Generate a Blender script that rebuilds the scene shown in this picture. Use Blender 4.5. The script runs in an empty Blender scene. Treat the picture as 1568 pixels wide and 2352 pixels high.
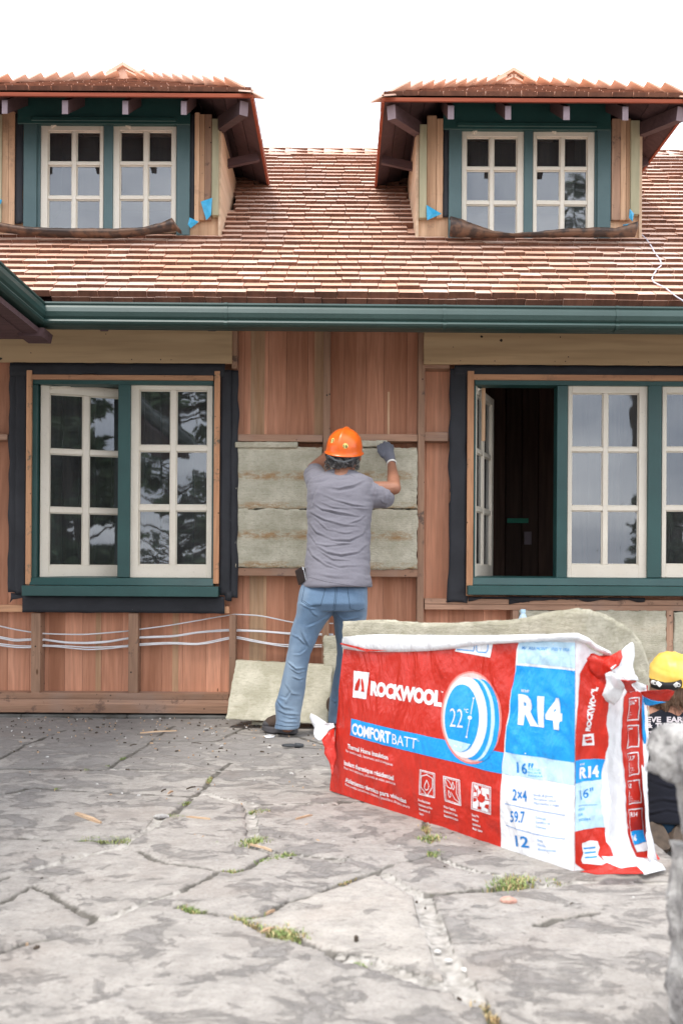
import bpy, bmesh, math, random
import numpy as np
from mathutils import Vector, Matrix, noise
from mathutils.bvhtree import BVHTree
R = math.radians
random.seed(7)
scene = bpy.context.scene
COL = scene.collection

# ------------------------------------------------------------------ camera
FPX, CU, HV, CAMY, CAMZ, ROLL = 2090.0, 784.0, 1320.0, -5.4, 0.85, R(0.35)
cd = bpy.data.cameras.new('camera'); cam = bpy.data.objects.new('camera', cd); COL.objects.link(cam)
cd.sensor_fit = 'VERTICAL'; cd.sensor_height = 36.0; cd.sensor_width = 24.0
cd.lens = FPX * 36.0 / 2352.0
cd.shift_y = (HV - 1176.0) / 2352.0
cd.clip_start = 0.05; cd.clip_end = 400
cam.matrix_world = Matrix.Translation((0, CAMY, CAMZ)) @ Matrix.Rotation(-ROLL, 4, 'Y') @ Matrix.Rotation(R(90), 4, 'X')
cd.dof.use_dof = True; cd.dof.focus_distance = 4.9; cd.dof.aperture_fstop = 3.6
scene.camera = cam

# ------------------------------------------------------------------ world, sun, exposure
SUN_EL, SUN_AZ = R(64), R(-145)       # high, behind the camera and to its left
w = bpy.data.worlds.new('World'); scene.world = w; w.use_nodes = True
nt = w.node_tree; N = nt.nodes; L = nt.links; N.clear()
sky = N.new('ShaderNodeTexSky'); sky.sky_type = 'NISHITA'; sky.sun_disc = False
sky.sun_elevation = SUN_EL; sky.sun_rotation = SUN_AZ % (2 * math.pi); sky.air_density = 1.0; sky.dust_density = 3.0
tc = N.new('ShaderNodeTexCoord'); mp = N.new('ShaderNodeMapping'); mp.inputs['Scale'].default_value = (1.6, 1.6, 4.5)
nz = N.new('ShaderNodeTexNoise'); nz.inputs['Scale'].default_value = 2.2; nz.inputs['Detail'].default_value = 6
rp = N.new('ShaderNodeValToRGB')
rp.color_ramp.elements[0].position = 0.35; rp.color_ramp.elements[0].color = (6.2, 6.7, 7.7, 1)
rp.color_ramp.elements[1].position = 0.62; rp.color_ramp.elements[1].color = (12.8, 13.0, 13.4, 1)
mx = N.new('ShaderNodeMix'); mx.data_type = 'RGBA'; mx.inputs['Factor'].default_value = 0.86
bg = N.new('ShaderNodeBackground'); bg.inputs['Strength'].default_value = 0.1
wo = N.new('ShaderNodeOutputWorld')
L.new(tc.outputs['Generated'], mp.inputs['Vector']); L.new(mp.outputs[0], nz.inputs['Vector'])
L.new(nz.outputs['Fac'], rp.inputs['Fac'])
L.new(sky.outputs[0], mx.inputs[6]); L.new(rp.outputs[0], mx.inputs[7]); L.new(mx.outputs[2], bg.inputs['Color'])
L.new(bg.outputs[0], wo.inputs['Surface'])
sd = bpy.data.lights.new('sun', 'SUN'); sd.energy = 1.1; sd.angle = R(14); sd.color = (1.0, 0.95, 0.88)
sun = bpy.data.objects.new('sun', sd); COL.objects.link(sun)
sdir = Vector((math.sin(SUN_AZ) * math.cos(SUN_EL), math.cos(SUN_AZ) * math.cos(SUN_EL), math.sin(SUN_EL)))
sun.rotation_euler = sdir.to_track_quat('Z', 'Y').to_euler(); sun.location = sdir * 20
scene.view_settings.view_transform = 'Standard'; scene.view_settings.look = 'None'
scene.view_settings.gamma = 1.0; scene.view_settings.use_curve_mapping = False
scene.view_settings.exposure = 1.36

# ------------------------------------------------------------------ pixel helpers (photo scaled to 1568 x 2352)
cr, sr = math.cos(ROLL), math.sin(ROLL)
def ray(u, v):
    x = (u - CU) / FPX; y = (HV - v) / FPX
    return Vector((x * cr - y * sr, 1.0, x * sr + y * cr))
def W(u, v, Z):                       # point on the ray at depth Z in front of the camera
    r = ray(u, v); return Vector((r.x * Z, CAMY + Z, CAMZ + r.z * Z))
def F(u, v, Y): return W(u, v, Y - CAMY)
def G(u, v, z=0.0):                   # point on a level plane
    r = ray(u, v); Z = (z - CAMZ) / r.z; return W(u, v, Z)
def proj(P):
    P = np.asarray(P, float); Z = P[:, 1] - CAMY; x = P[:, 0] / Z; y = (P[:, 2] - CAMZ) / Z
    return np.stack([CU + FPX * (x * cr + y * sr), HV - FPX * (-x * sr + y * cr)], 1)
def rect(u0, v0, u1, v1, Y):
    um, vm = (u0 + u1) / 2, (v0 + v1) / 2
    return F(u0, vm, Y).x, F(u1, vm, Y).x, F(um, v1, Y).z, F(um, v0, Y).z      # x0 x1 z0 z1
def fbm(x, y, z=0.0, o=4): return noise.fractal(Vector((x, y, z)), 1.0, 2.0, o)

# ------------------------------------------------------------------ objects
ROOT = {}
def tag(o, label=None, cat=None, group=None, kind=None):
    if label: o['label'] = label
    if cat: o['category'] = cat
    if group: o['group'] = group
    if kind: o['kind'] = kind
    return o
def empty(name, loc, label=None, cat=None, group=None):
    o = bpy.data.objects.new(name, None); COL.objects.link(o); o.location = loc; o.empty_display_size = 0.1
    ROOT[o] = Vector(loc); return tag(o, label, cat, group)
def place(name, me, parent=None, origin=None):
    o = bpy.data.objects.new(name, me); COL.objects.link(o)
    po = ROOT.get(parent, Vector((0, 0, 0))) if parent else Vector((0, 0, 0))
    org = Vector(origin) if origin is not None else po
    me.transform(Matrix.Translation(-org))
    if parent: o.parent = parent
    o.location = org - po; ROOT[o] = org
    return o
class MB:
    def __init__(s): s.v = []; s.f = []; s.t = []; s.m = []
    def add(s, vs, fs, tint=None, mi=0):
        n = len(s.v); s.v += [tuple(p) for p in vs]
        t = random.random() if tint is None else tint
        for q in fs: s.f.append([i + n for i in q]); s.t.append(t); s.m.append(mi)
    def box(s, x0, x1, y0, y1, z0, z1, tint=None, mi=0):
        s.add([(x0,y0,z0),(x1,y0,z0),(x1,y1,z0),(x0,y1,z0),(x0,y0,z1),(x1,y0,z1),(x1,y1,z1),(x0,y1,z1)],
              [(0,3,2,1),(4,5,6,7),(0,1,5,4),(1,2,6,5),(2,3,7,6),(3,0,4,7)], tint, mi)
    def hexa(s, p, tint=None, mi=0):
        s.add(p, [(0,3,2,1),(4,5,6,7),(0,1,5,4),(1,2,6,5),(2,3,7,6),(3,0,4,7)], tint, mi)
    def beam(s, a, b, wd, ht, up=(0,0,1), tint=None, mi=0):
        a = Vector(a); b = Vector(b); d = (b - a).normalized(); sd_ = d.cross(Vector(up)).normalized(); u_ = sd_.cross(d)
        o = [sd_*(-wd/2)+u_*(-ht/2), sd_*(wd/2)+u_*(-ht/2), sd_*(wd/2)+u_*(ht/2), sd_*(-wd/2)+u_*(ht/2)]
        s.add([a+k for k in o]+[b+k for k in o], [(0,3,2,1),(4,5,6,7),(0,1,5,4),(1,2,6,5),(2,3,7,6),(3,0,4,7)], tint, mi)
    def prism(s, poly, d, tint=None, mi=0):
        n = len(poly); d = Vector(d); P = [Vector(p) for p in poly]
        s.add(P + [p + d for p in P], [list(range(n)), list(range(2*n-1, n-1, -1))] + [(i, i+n, (i+1)%n+n, (i+1)%n) for i in range(n)], tint, mi)
    def tube(s, path, rad, seg=8, tint=None, mi=0, cap=True, flat=1.0):
        P = [Vector(p) for p in path]; n = len(P); rad = rad if hasattr(rad, '__len__') else [rad]*n
        vs = []; up = Vector((0, 0, 1)); prev = None
        for i, p in enumerate(P):
            d = (P[min(i+1, n-1)] - P[max(i-1, 0)]).normalized()
            a = prev if prev is not None else (up if abs(d.z) < 0.9 else Vector((1, 0, 0)))
            a = (a - d * a.dot(d)).normalized(); b = d.cross(a); prev = a
            for k in range(seg):
                t = 2*math.pi*k/seg; vs.append(p + (a*math.cos(t) + b*math.sin(t)*flat) * rad[i])
        fs = [(i*seg+k, i*seg+(k+1)%seg, (i+1)*seg+(k+1)%seg, (i+1)*seg+k) for i in range(n-1) for k in range(seg)]
        if cap: fs += [list(range(seg-1, -1, -1)), [(n-1)*seg+k for k in range(seg)]]
        s.add(vs, fs, tint, mi)
    def ball(s, c, r, sc=(1,1,1), seg=16, rings=10, tint=None, mi=0, rot=None):
        c = Vector(c); vs = []
        for i in range(rings+1):
            ph = math.pi*i/rings
            for k in range(seg):
                th = 2*math.pi*k/seg
                q = Vector((r*sc[0]*math.sin(ph)*math.cos(th), r*sc[1]*math.sin(ph)*math.sin(th), r*sc[2]*math.cos(ph)))
                if rot: q = rot @ q
                vs.append(c+q)
        s.add(vs, [(i*seg+k, (i+1)*seg+k, (i+1)*seg+(k+1)%seg, i*seg+(k+1)%seg) for i in range(rings) for k in range(seg)], tint, mi)
    def grid(s, rows, tint=None, mi=0, closed=False):
        n = len(rows); m = len(rows[0]); vs = [p for r_ in rows for p in r_]; c = m if closed else m-1
        s.add(vs, [(i*m+k, i*m+(k+1)%m, (i+1)*m+(k+1)%m, (i+1)*m+k) for i in range(n-1) for k in range(c)], tint, mi)
    def mesh(s, name):
        me = bpy.data.meshes.new(name); me.from_pydata(s.v, [], s.f); me.update()
        a = me.attributes.new('tint', 'FLOAT', 'FACE'); a.data.foreach_set('value', s.t)
        me.polygons.foreach_set('material_index', s.m); return me
    def build(s, name, mats, parent=None, origin=None, smooth=False, bevel=0, weld=0, solid=0, fix=True):
        me = s.mesh(name)
        for m_ in (mats if isinstance(mats, (list, tuple)) else [mats]): me.materials.append(m_)
        if fix or weld:
            bm = bmesh.new(); bm.from_mesh(me)
            if weld: bmesh.ops.remove_doubles(bm, verts=bm.verts, dist=weld)
            bmesh.ops.recalc_face_normals(bm, faces=bm.faces); bm.to_mesh(me); bm.free()
        if smooth: me.polygons.foreach_set('use_smooth', [True]*len(me.polygons))
        o = place(name, me, parent, origin)
        if solid: md = o.modifiers.new('s', 'SOLIDIFY'); md.thickness = solid; md.offset = 0
        if bevel: md = o.modifiers.new('b', 'BEVEL'); md.width = bevel; md.segments = 1; md.limit_method = 'ANGLE'
        return o

# ------------------------------------------------------------------ materials
def newmat(name):
    m = bpy.data.materials.new(name); m.use_nodes = True; t = m.node_tree; return m, t, t.nodes, t.links, t.nodes['Principled BSDF']
def mixc(t, fac, a, b, blend='MIX'):
    n = t.nodes.new('ShaderNodeMix'); n.data_type = 'RGBA'; n.blend_type = blend
    for inp, val in ((n.inputs[0], fac), (n.inputs[6], a), (n.inputs[7], b)):
        if isinstance(val, bpy.types.NodeSocket): t.links.new(val, inp)
        elif isinstance(val, (tuple, list)): inp.default_value = (*val[:3], 1)
        else: inp.default_value = val
    return n.outputs[2]
def noi(t, scale, detail=5, stretch=(1,1,1), rough=.55, dist=0.0, kind='Object', off=(0,0,0)):
    c = t.nodes.new('ShaderNodeTexCoord'); m = t.nodes.new('ShaderNodeMapping'); m.inputs['Scale'].default_value = stretch; m.inputs['Location'].default_value = off
    n = t.nodes.new('ShaderNodeTexNoise'); n.inputs['Scale'].default_value = scale; n.inputs['Detail'].default_value = detail
    n.inputs['Roughness'].default_value = rough; n.inputs['Distortion'].default_value = dist
    t.links.new(c.outputs[kind], m.inputs[0]); t.links.new(m.outputs[0], n.inputs['Vector']); return n.outputs['Fac']
def vor(t, scale, stretch=(1,1,1), feature='F1', off=(0,0,0)):
    c = t.nodes.new('ShaderNodeTexCoord'); m = t.nodes.new('ShaderNodeMapping'); m.inputs['Scale'].default_value = stretch; m.inputs['Location'].default_value = off
    n = t.nodes.new('ShaderNodeTexVoronoi'); n.feature = feature; n.inputs['Scale'].default_value = scale
    t.links.new(c.outputs['Object'], m.inputs[0]); t.links.new(m.outputs[0], n.inputs['Vector']); return n.outputs['Distance']
def ramp(t, sock, lo, hi, a=0.0, b=1.0):
    n = t.nodes.new('ShaderNodeMapRange'); n.clamp = True
    n.inputs[1].default_value = lo; n.inputs[2].default_value = hi; n.inputs[3].default_value = a; n.inputs[4].default_value = b
    t.links.new(sock, n.inputs[0]); return n.outputs[0]
def math_(t, op, a, b=None):
    n = t.nodes.new('ShaderNodeMath'); n.operation = op
    for i, val in enumerate((a, b)):
        if val is None: continue
        if isinstance(val, bpy.types.NodeSocket): t.links.new(val, n.inputs[i])
        else: n.inputs[i].default_value = val
    return n.outputs[0]
def attr(t, name):
    n = t.nodes.new('ShaderNodeAttribute'); n.attribute_name = name; return n.outputs['Fac']
def bump(t, b, h, strength=.5, dist=.01):
    n = t.nodes.new('ShaderNodeBump'); n.inputs['Strength'].default_value = strength; n.inputs['Distance'].default_value = dist
    t.links.new(h, n.inputs['Height'])
    if b.inputs['Normal'].is_linked: t.links.new(b.inputs['Normal'].links[0].from_socket, n.inputs['Normal'])
    t.links.new(n.outputs[0], b.inputs['Normal'])
def spec(b, v): b.inputs['Specular IOR Level'].default_value = v
def plain(name, c, rough=.7, c2=None, sc=6, st=(1,1,1), bs=0, bd=.002, bst=.5, tint=0, metal=0, sp=.4, lo=.35, hi=.65):
    m, t, N, L, b = newmat(name)
    c2 = c2 or tuple(x*.8 for x in c)
    col = mixc(t, ramp(t, noi(t, sc, 6, st), lo, hi), c, c2)
    if tint: col = mixc(t, 1.0, col, mixc(t, attr(t, 'tint'), (1-tint,)*3, (1+tint,)*3), 'MULTIPLY')
    L.new(col, b.inputs['Base Color']); b.inputs['Roughness'].default_value = rough; b.inputs['Metallic'].default_value = metal; spec(b, sp)
    if bs: bump(t, b, noi(t, bs, 4, st), bst, bd)
    return m
def wood(name, a, c, axis='z', rough=.75, knots=.0, dirt=.0, tint=.25, dark=None, grain=1.0, c3=None):
    m, t, N, L, b = newmat(name)
    s = {'x': (.6, 9, 9), 'z': (9, 9, .6), 'y': (9, .6, 9)}[axis]; s = tuple(k*grain for k in s)
    s2 = tuple(k*3.5 for k in s)
    at = attr(t, 'tint')
    # shift the grain per board so no two boards match
    def n_(sc, st, det, dist):
        c_ = N.new('ShaderNodeTexCoord'); mp_ = N.new('ShaderNodeMapping'); mp_.inputs['Scale'].default_value = st
        ad = N.new('ShaderNodeVectorMath'); ad.operation = 'ADD'; cx = N.new('ShaderNodeCombineXYZ')
        mu = math_(t, 'MULTIPLY', at, 37.0)
        for i in range(3): L.new(mu, cx.inputs[i])
        L.new(c_.outputs['Object'], mp_.inputs[0]); L.new(mp_.outputs[0], ad.inputs[0]); L.new(cx.outputs[0], ad.inputs[1])
        q = N.new('ShaderNodeTexNoise'); q.inputs['Scale'].default_value = sc; q.inputs['Detail'].default_value = det; q.inputs['Distortion'].default_value = dist
        L.new(ad.outputs[0], q.inputs['Vector']); return q.outputs['Fac']
    g = n_(1.6, s, 4, .8); g2 = n_(3.0, s2, 3, .2)
    wv = math_(t, 'SINE', math_(t, 'MULTIPLY', n_(.55, s, 2, .3), 60.0))
    col = mixc(t, ramp(t, g, .35, .65), a, c)
    col = mixc(t, ramp(t, wv, -1, 1, 0, .28), col, tuple(k*.62 for k in c))
    col = mixc(t, ramp(t, g2, .45, .75, 0, .5), col, tuple(k*.65 for k in c))
    col = mixc(t, 1.0, col, mixc(t, at, (1-tint, 1-tint*1.1, 1-tint*1.2), (1+tint*.6, 1+tint*.7, 1+tint*.8)), 'MULTIPLY')
    if c3: col = mixc(t, ramp(t, noi(t, 2.2, 5), .5, .72, 0, .8), col, c3)
    if knots:
        st = {'x': (1.2, 3, 3), 'z': (3, 3, 1.2), 'y': (3, 1.2, 3)}[axis]
        vd = vor(t, 2.2, st); col = mixc(t, ramp(t, vd, .05*knots, .10*knots, .85, 0), col, (.10, .045, .02))
    if dirt:
        d = noi(t, 9, 6, (1,1,1), .7, off=(3,1,2)); col = mixc(t, ramp(t, d, .60, .70, 0, dirt), col, dark or (.05, .035, .03))
        col = mixc(t, ramp(t, noi(t, 4.5, 7, (1,1,1), .75, off=(6,2,8)), .585, .64, 0, dirt*.8), col, dark or (.07, .05, .045))
        d2 = vor(t, 16, off=(1,2,5)); col = mixc(t, ramp(t, d2, .06, .10, dirt, 0), col, (.02, .015, .015))
    L.new(col, b.inputs['Base Color']); b.inputs['Roughness'].default_value = rough; spec(b, .25)
    bump(t, b, g2, .35, .0015)
    return m
M = {}
M['board'] = wood('cedar_board', (.66,.325,.205), (.54,.245,.145), 'z', tint=.30, knots=.35)
M['board_pale'] = wood('pale_board', (.60,.40,.25), (.48,.28,.16), 'z', tint=.2, knots=.9)
M['stud'] = wood('stud_wood', (.44,.27,.18), (.31,.18,.12), 'z', tint=.25, knots=.6, dirt=.95)
M['rail'] = wood('rail_wood', (.46,.27,.18), (.33,.19,.125), 'x', tint=.25, knots=.6, dirt=.7, c3=(.30,.22,.18))
M['trim_z'] = wood('bare_trim', (.62,.34,.19), (.52,.26,.14), 'z', tint=.12, knots=.5, dirt=.9, dark=(.018,.075,.068))
M['trim_x'] = wood('bare_trim_level', (.62,.34,.19), (.50,.26,.15), 'x', tint=.12, knots=.5, dirt=.35)
M['ply'] = wood('plywood', (.58,.42,.25), (.50,.34,.19), 'x', tint=.08, knots=.35, grain=.35)
M['cheek'] = wood('plywood_cheek', (.68,.50,.35), (.58,.40,.27), 'y', tint=.08, knots=.35, grain=.35)
M['knotty'] = wood('knotty_pine', (.62,.40,.25), (.50,.29,.17), 'z', tint=.18, knots=1.0, dirt=.3)
M['treated'] = plain('weathered_green_board', (.42,.38,.25), .85, (.33,.31,.20), 5, (6,6,.7), 40, .002, tint=.15)
def paint(name, c, c2, chip, amt=.66):
    m, t, N, L, b = newmat(name)
    col = mixc(t, ramp(t, noi(t, 4, 6), .35, .65), c, c2)
    col = mixc(t, ramp(t, noi(t, 26, 7, (1,1,1), .7), amt, amt+.02), col, chip)
    col = mixc(t, ramp(t, noi(t, 90, 3), .60, .75, 0, .35), col, tuple(k*.55 for k in c))
    L.new(col, b.inputs['Base Color']); b.inputs['Roughness'].default_value = .42; spec(b, .5)
    bump(t, b, noi(t, 30, 5, (1,1,2)), .5, .002); return m
M['teal'] = paint('teal_paint', (.020,.075,.070), (.015,.058,.055), (.30,.28,.22), .73)
M['teal_pale'] = paint('weathered_teal_paint', (.072,.128,.132), (.052,.102,.106), (.22,.2,.17), .72)
M['cream'] = paint('cream_paint', (.72,.66,.56), (.66,.60,.50), (.40,.30,.20), .745)
def tarpaper():
    m, t, N, L, b = newmat('black_building_paper')
    col = mixc(t, ramp(t, noi(t, 5, 5), .35, .7), (.009,.010,.014), (.021,.022,.028))
    col = mixc(t, ramp(t, noi(t, 22, 7, (1,1,.6), .75), .68, .72, 0, .8), col, (.25,.23,.22))
    L.new(col, b.inputs['Base Color']); b.inputs['Roughness'].default_value = .7; bump(t, b, noi(t, 14, 5), .7, .008); return m
M['paper'] = tarpaper()
M['gutter'] = plain('green_gutter_metal', (.011,.038,.032), .46, (.019,.052,.045), 3, (1,1,1), 60, .0008, .4, sp=.6)
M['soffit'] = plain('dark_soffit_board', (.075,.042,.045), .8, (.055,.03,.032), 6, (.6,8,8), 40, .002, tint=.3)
M['tail'] = plain('rafter_end_paint', (.27,.21,.23), .7, (.20,.15,.165), 8, tint=.2)
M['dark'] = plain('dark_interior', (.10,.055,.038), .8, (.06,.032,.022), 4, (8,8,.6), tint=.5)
M['red_edge'] = wood('fresh_cedar_edge', (.34,.085,.04), (.28,.06,.03), 'x', tint=.2)
def shingle():
    m, t, N, L, b = newmat('cedar_shingle')
    at = attr(t, 'tint')
    col = mixc(t, at, (.64,.37,.26), (.78,.59,.48))
    col = mixc(t, ramp(t, noi(t, 2.0, 3), .4, .6, 0, .6), col, (.64,.36,.23))
    col = mixc(t, ramp(t, noi(t, 4, 4, (30,2,2)), .35, .7, 0, .25), col, (.46,.25,.18))
    col = mixc(t, ramp(t, noi(t, 1.0, 6, (1.5,1,1)), .5, .68, 0, .5), col, (.62,.54,.50))
    L.new(col, b.inputs['Base Color']); b.inputs['Roughness'].default_value = .48; spec(b, .5)
    bump(t, b, noi(t, 4, 4, (34,2,2)), .5, .002); return m
M['shingle'] = shingle()
M['butt'] = plain('shaded_end_grain', (.14,.060,.038), .9, (.19,.082,.05), 9, (3,1,1), 80, .002, tint=.2, lo=.4, hi=.6)  # end grain brown, with the shade on the butts painted into it
M['lead'] = plain('old_lead_flashing', (.15,.085,.055), .5, (.05,.035,.03), 14, (1,1,1), 25, .004, .7, metal=.25, lo=.42, hi=.55)
M['blue_tape'] = plain('blue_membrane', (.03,.30,.52), .35, (.05,.38,.62), 30, bs=40, bd=.003)
def glass():
    m, t, N, L, b = newmat('old_window_glass')
    N.remove(b); out = N['Material Output']
    tr = N.new('ShaderNodeBsdfTransparent'); tr.inputs[0].default_value = (.80,.84,.84,1)
    gl = N.new('ShaderNodeBsdfGlossy'); gl.inputs['Roughness'].default_value = .02; gl.inputs['Color'].default_value = (.93,.96,1,1)
    fr = N.new('ShaderNodeFresnel'); fr.inputs['IOR'].default_value = 2.15
    mxs = N.new('ShaderNodeMixShader'); bp = N.new('ShaderNodeBump'); bp.inputs['Strength'].default_value = .30; bp.inputs['Distance'].default_value = .003
    L.new(noi(t, 5, 2, (1,1,.5)), bp.inputs['Height']); L.new(bp.outputs[0], gl.inputs['Normal'])
    L.new(fr.outputs[0], mxs.inputs[0]); L.new(tr.outputs[0], mxs.inputs[1]); L.new(gl.outputs[0], mxs.inputs[2]); df = N.new('ShaderNodeBsdfDiffuse'); df.inputs[0].default_value = (.55,.6,.62,1); m2 = N.new('ShaderNodeMixShader'); L.new(ramp(t, noi(t, 7, 5, (1,1,.5)), .35, .75, .025, .07), m2.inputs[0]); L.new(mxs.outputs[0], m2.inputs[1]); L.new(df.outputs[0], m2.inputs[2]); L.new(m2.outputs[0], out.inputs['Surface'])
    return m
M['glass'] = glass()
def batt_mat():
    m, t, N, L, b = newmat('stone_wool')
    col = mixc(t, ramp(t, noi(t, 7, 7, (1,1,1), .7), .38, .64), (.41,.385,.29), (.60,.565,.455))
    col = mixc(t, ramp(t, noi(t, 34, 5, (1,1,3), .7), .5, .7, 0, .5), col, (.27,.245,.165))
    # brown binder bands across the batt
    c = N.new('ShaderNodeTexCoord'); sx = N.new('ShaderNodeSeparateXYZ'); L.new(c.outputs['Object'], sx.inputs[0])
    bw = math_(t, 'SINE', math_(t, 'ADD', math_(t, 'MULTIPLY', sx.outputs[2], 34.0), 1.2))
    st = math_(t, 'MULTIPLY', ramp(t, bw, .35, .95), ramp(t, noi(t, 9, 7, (1,1,2), .75, off=(4,4,1)), .44, .60))
    col = mixc(t, math_(t, 'MULTIPLY', st, attr(t, 'tint')), col, (.36,.23,.12))
    L.new(col, b.inputs['Base Color']); b.inputs['Roughness'].default_value = .95; spec(b, .1)
    bump(t, b, noi(t, 38, 6, (1,1,2.6), .75, 1.0), .85, .009); bump(t, b, math_(t, 'SINE', math_(t, 'MULTIPLY', sx.outputs[2], 520.0)), .10, .0015)
    return m
M['wool'] = batt_mat()
M['cable'] = plain('white_cable_sheath', (.74,.74,.76), .4)
def flag():
    m, t, N, L, b = newmat('flagstone')
    jn = attr(t, 'joint'); mo = attr(t, 'mortar'); far = attr(t, 'pale_shift'); sl = attr(t, 'slab')
    dark = mixc(t, ramp(t, noi(t, 5, 7), .35, .65), (.245,.229,.214), (.310,.290,.270))
    dark = mixc(t, ramp(t, noi(t, 60, 6, (1,1,1), .85), .45, .7, 0, .5), dark, (.135,.124,.116))
    pale = mixc(t, ramp(t, noi(t, 14, 7), .35, .65), (.355,.330,.300), (.440,.410,.374))
    pale = mixc(t, ramp(t, noi(t, 80, 5, (1,1,1), .85), .48, .66, 0, .6), pale, (.235,.210,.188))
    pale = mixc(t, ramp(t, noi(t, 9, 10, (1,1.5,1), .74, off=(4,4,9)), .50, .60, 0, .6), pale, (.275,.257,.237))
    dark = mixc(t, ramp(t, noi(t, 11, 10, (1,1.5,1), .74, off=(8,4,9)), .52, .62, 0, .6), dark, (.33,.31,.285))
    pt = noi(t, 5.5, 12, (1,1.35,1), .70, .5); big = noi(t, 1.3, 3, off=(7,3,0))
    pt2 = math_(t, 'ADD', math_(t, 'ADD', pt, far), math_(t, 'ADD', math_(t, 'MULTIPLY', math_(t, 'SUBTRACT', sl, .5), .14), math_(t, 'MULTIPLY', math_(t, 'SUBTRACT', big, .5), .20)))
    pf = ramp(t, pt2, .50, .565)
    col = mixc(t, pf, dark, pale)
    col = mixc(t, ramp(t, noi(t, 19, 7, (1,1,1), .75, off=(5,5,5)), .64, .69, 0, .6), col, (.45,.43,.41))
    col = mixc(t, ramp(t, noi(t, 30, 6, (1,1.6,1), .75, off=(1,8,5)), .62, .68, 0, .6), col, (.12,.11,.108))
    col = mixc(t, ramp(t, noi(t, 3.2, 5, off=(9,2,1)), .55, .7, 0, .28), col, (.27,.215,.18))
    col = mixc(t, 1.0, col, mixc(t, sl, (.84,.84,.85), (1.12,1.11,1.09)), 'MULTIPLY')
    mc = mixc(t, ramp(t, noi(t, 40, 5), .4, .6), (.36,.335,.30), (.50,.47,.43))
    jc = mixc(t, ramp(t, mo, .35, .65), mixc(t, ramp(t, noi(t, 12, 4), .4, .6), (.11,.10,.085), (.18,.165,.145)), mc)
    col = mixc(t, ramp(t, jn, .15, .45), col, jc)
    L.new(col, b.inputs['Base Color']); b.inputs['Roughness'].default_value = .85; spec(b, .3)
    bump(t, b, noi(t, 90, 5, (1,1,1), .75), .8, .005); bump(t, b, pf, .8, .005); bump(t, b, noi(t, 14, 7, (1,1.4,1), .65), .8, .02)
    return m
M['flag'] = flag()
M['rock'] = plain('rough_grey_stone', (.43,.415,.395), .9, (.20,.19,.185), 16, (1,1,1), 45, .02, 1, lo=.44, hi=.60)
M['earth'] = plain('trodden_earth', (.085,.065,.048), .95, (.14,.12,.10), 9, bs=40, bd=.02)
M['found'] = plain('mossy_foundation_stone', (.15,.145,.135), .9, (.07,.065,.055), 7, bs=30, bd=.01)
M['grass'] = plain('grass_blade', (.17,.26,.07), .7, (.32,.36,.14), 20, tint=.45)
M['grass_dry'] = plain('dry_grass_blade', (.46,.38,.20), .8, (.40,.27,.13), 20, tint=.4)
M['sliver'] = wood('fresh_wood_chip', (.62,.45,.30), (.50,.33,.21), 'x', tint=.2)
M['leaf'] = plain('conifer_foliage', (.06,.10,.055), .8, (.11,.15,.08), 2, tint=.5)
M['bark'] = plain('tree_bark', (.10,.075,.055), .95, (.05,.04,.03), 10, (4,4,.5), 20, .02)
M['skin'] = plain('tanned_skin', (.33,.155,.095), .55, (.27,.12,.072), 14, bs=120, bd=.0006)
M['hair'] = plain('grey_curly_hair', (.045,.042,.042), .7, (.20,.19,.187), 60, (1,1,.5), 90, .006, 1, lo=.48, hi=.66)
M['hair_brown'] = plain('wavy_brown_hair', (.10,.055,.032), .55, (.19,.115,.07), 30, (3,3,.4), 60, .006, 1)
def cloth(name, c, c2, weave=420, big=3, rough=.9, wear=None):
    m, t, N, L, b = newmat(name)
    col = mixc(t, ramp(t, noi(t, big, 5), .35, .65), c, c2)
    col = mixc(t, ramp(t, noi(t, weave, 2), .4, .65, 0, .45), col, tuple(k*1.5 for k in c2))
    if wear: col = mixc(t, ramp(t, noi(t, 3.4, 6, (1,1,.6), off=(2,3,1)), .46, .62, 0, .9), col, wear)
    L.new(col, b.inputs['Base Color']); b.inputs['Roughness'].default_value = rough; spec(b, .15)
    b.inputs['Sheen Weight'].default_value = .15
    bump(t, b, noi(t, weave, 2), .3, .0006); bump(t, b, noi(t, 22, 3, (1,1,1.6)), .35, .006); return m
M['tee'] = cloth('grey_cotton', (.175,.170,.195), (.145,.140,.163))
M['tee_black'] = cloth('black_cotton', (.012,.013,.020), (.009,.010,.016))
M['denim'] = cloth('faded_denim', (.118,.185,.270), (.085,.138,.215), 320, 4, wear=(.225,.30,.385))
M['denim_dark'] = cloth('blue_denim', (.035,.085,.15), (.025,.06,.11), 320, 4)
M['stitch'] = plain('stitching', (.035,.065,.10), .9)
M['glove'] = cloth('grey_knit_glove', (.125,.13,.155), (.09,.095,.118), 200, 6)
M['cuff'] = plain('white_cuff', (.7,.68,.64), .9)
M['boot'] = plain('brown_suede', (.085,.058,.043), .9, (.05,.034,.027), 14, bs=60, bd=.003)
M['boot_grey'] = plain('grey_rubber_sole', (.075,.07,.075), .7, (.05,.048,.05), 14, bs=40, bd=.003)
M['black'] = plain('black_plastic', (.013,.012,.013), .4)
M['leather'] = plain('dark_leather', (.035,.022,.018), .5, (.02,.014,.012), 20, bs=80, bd=.001)
M['steel'] = plain('bright_steel', (.55,.56,.58), .25, metal=1)
M['orange'] = plain('orange_hard_hat_shell', (.80,.145,.015), .30, (.72,.115,.012), 20, bs=160, bd=.0004, sp=.5)
M['yellow'] = plain('yellow_hard_hat_shell', (.80,.50,.06), .38, (.86,.60,.14), 10, sp=.4)
M['sticker'] = plain('yellow_sticker', (.72,.60,.18), .6)
M['knob'] = plain('white_plastic_knob', (.72,.72,.70), .5)
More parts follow.
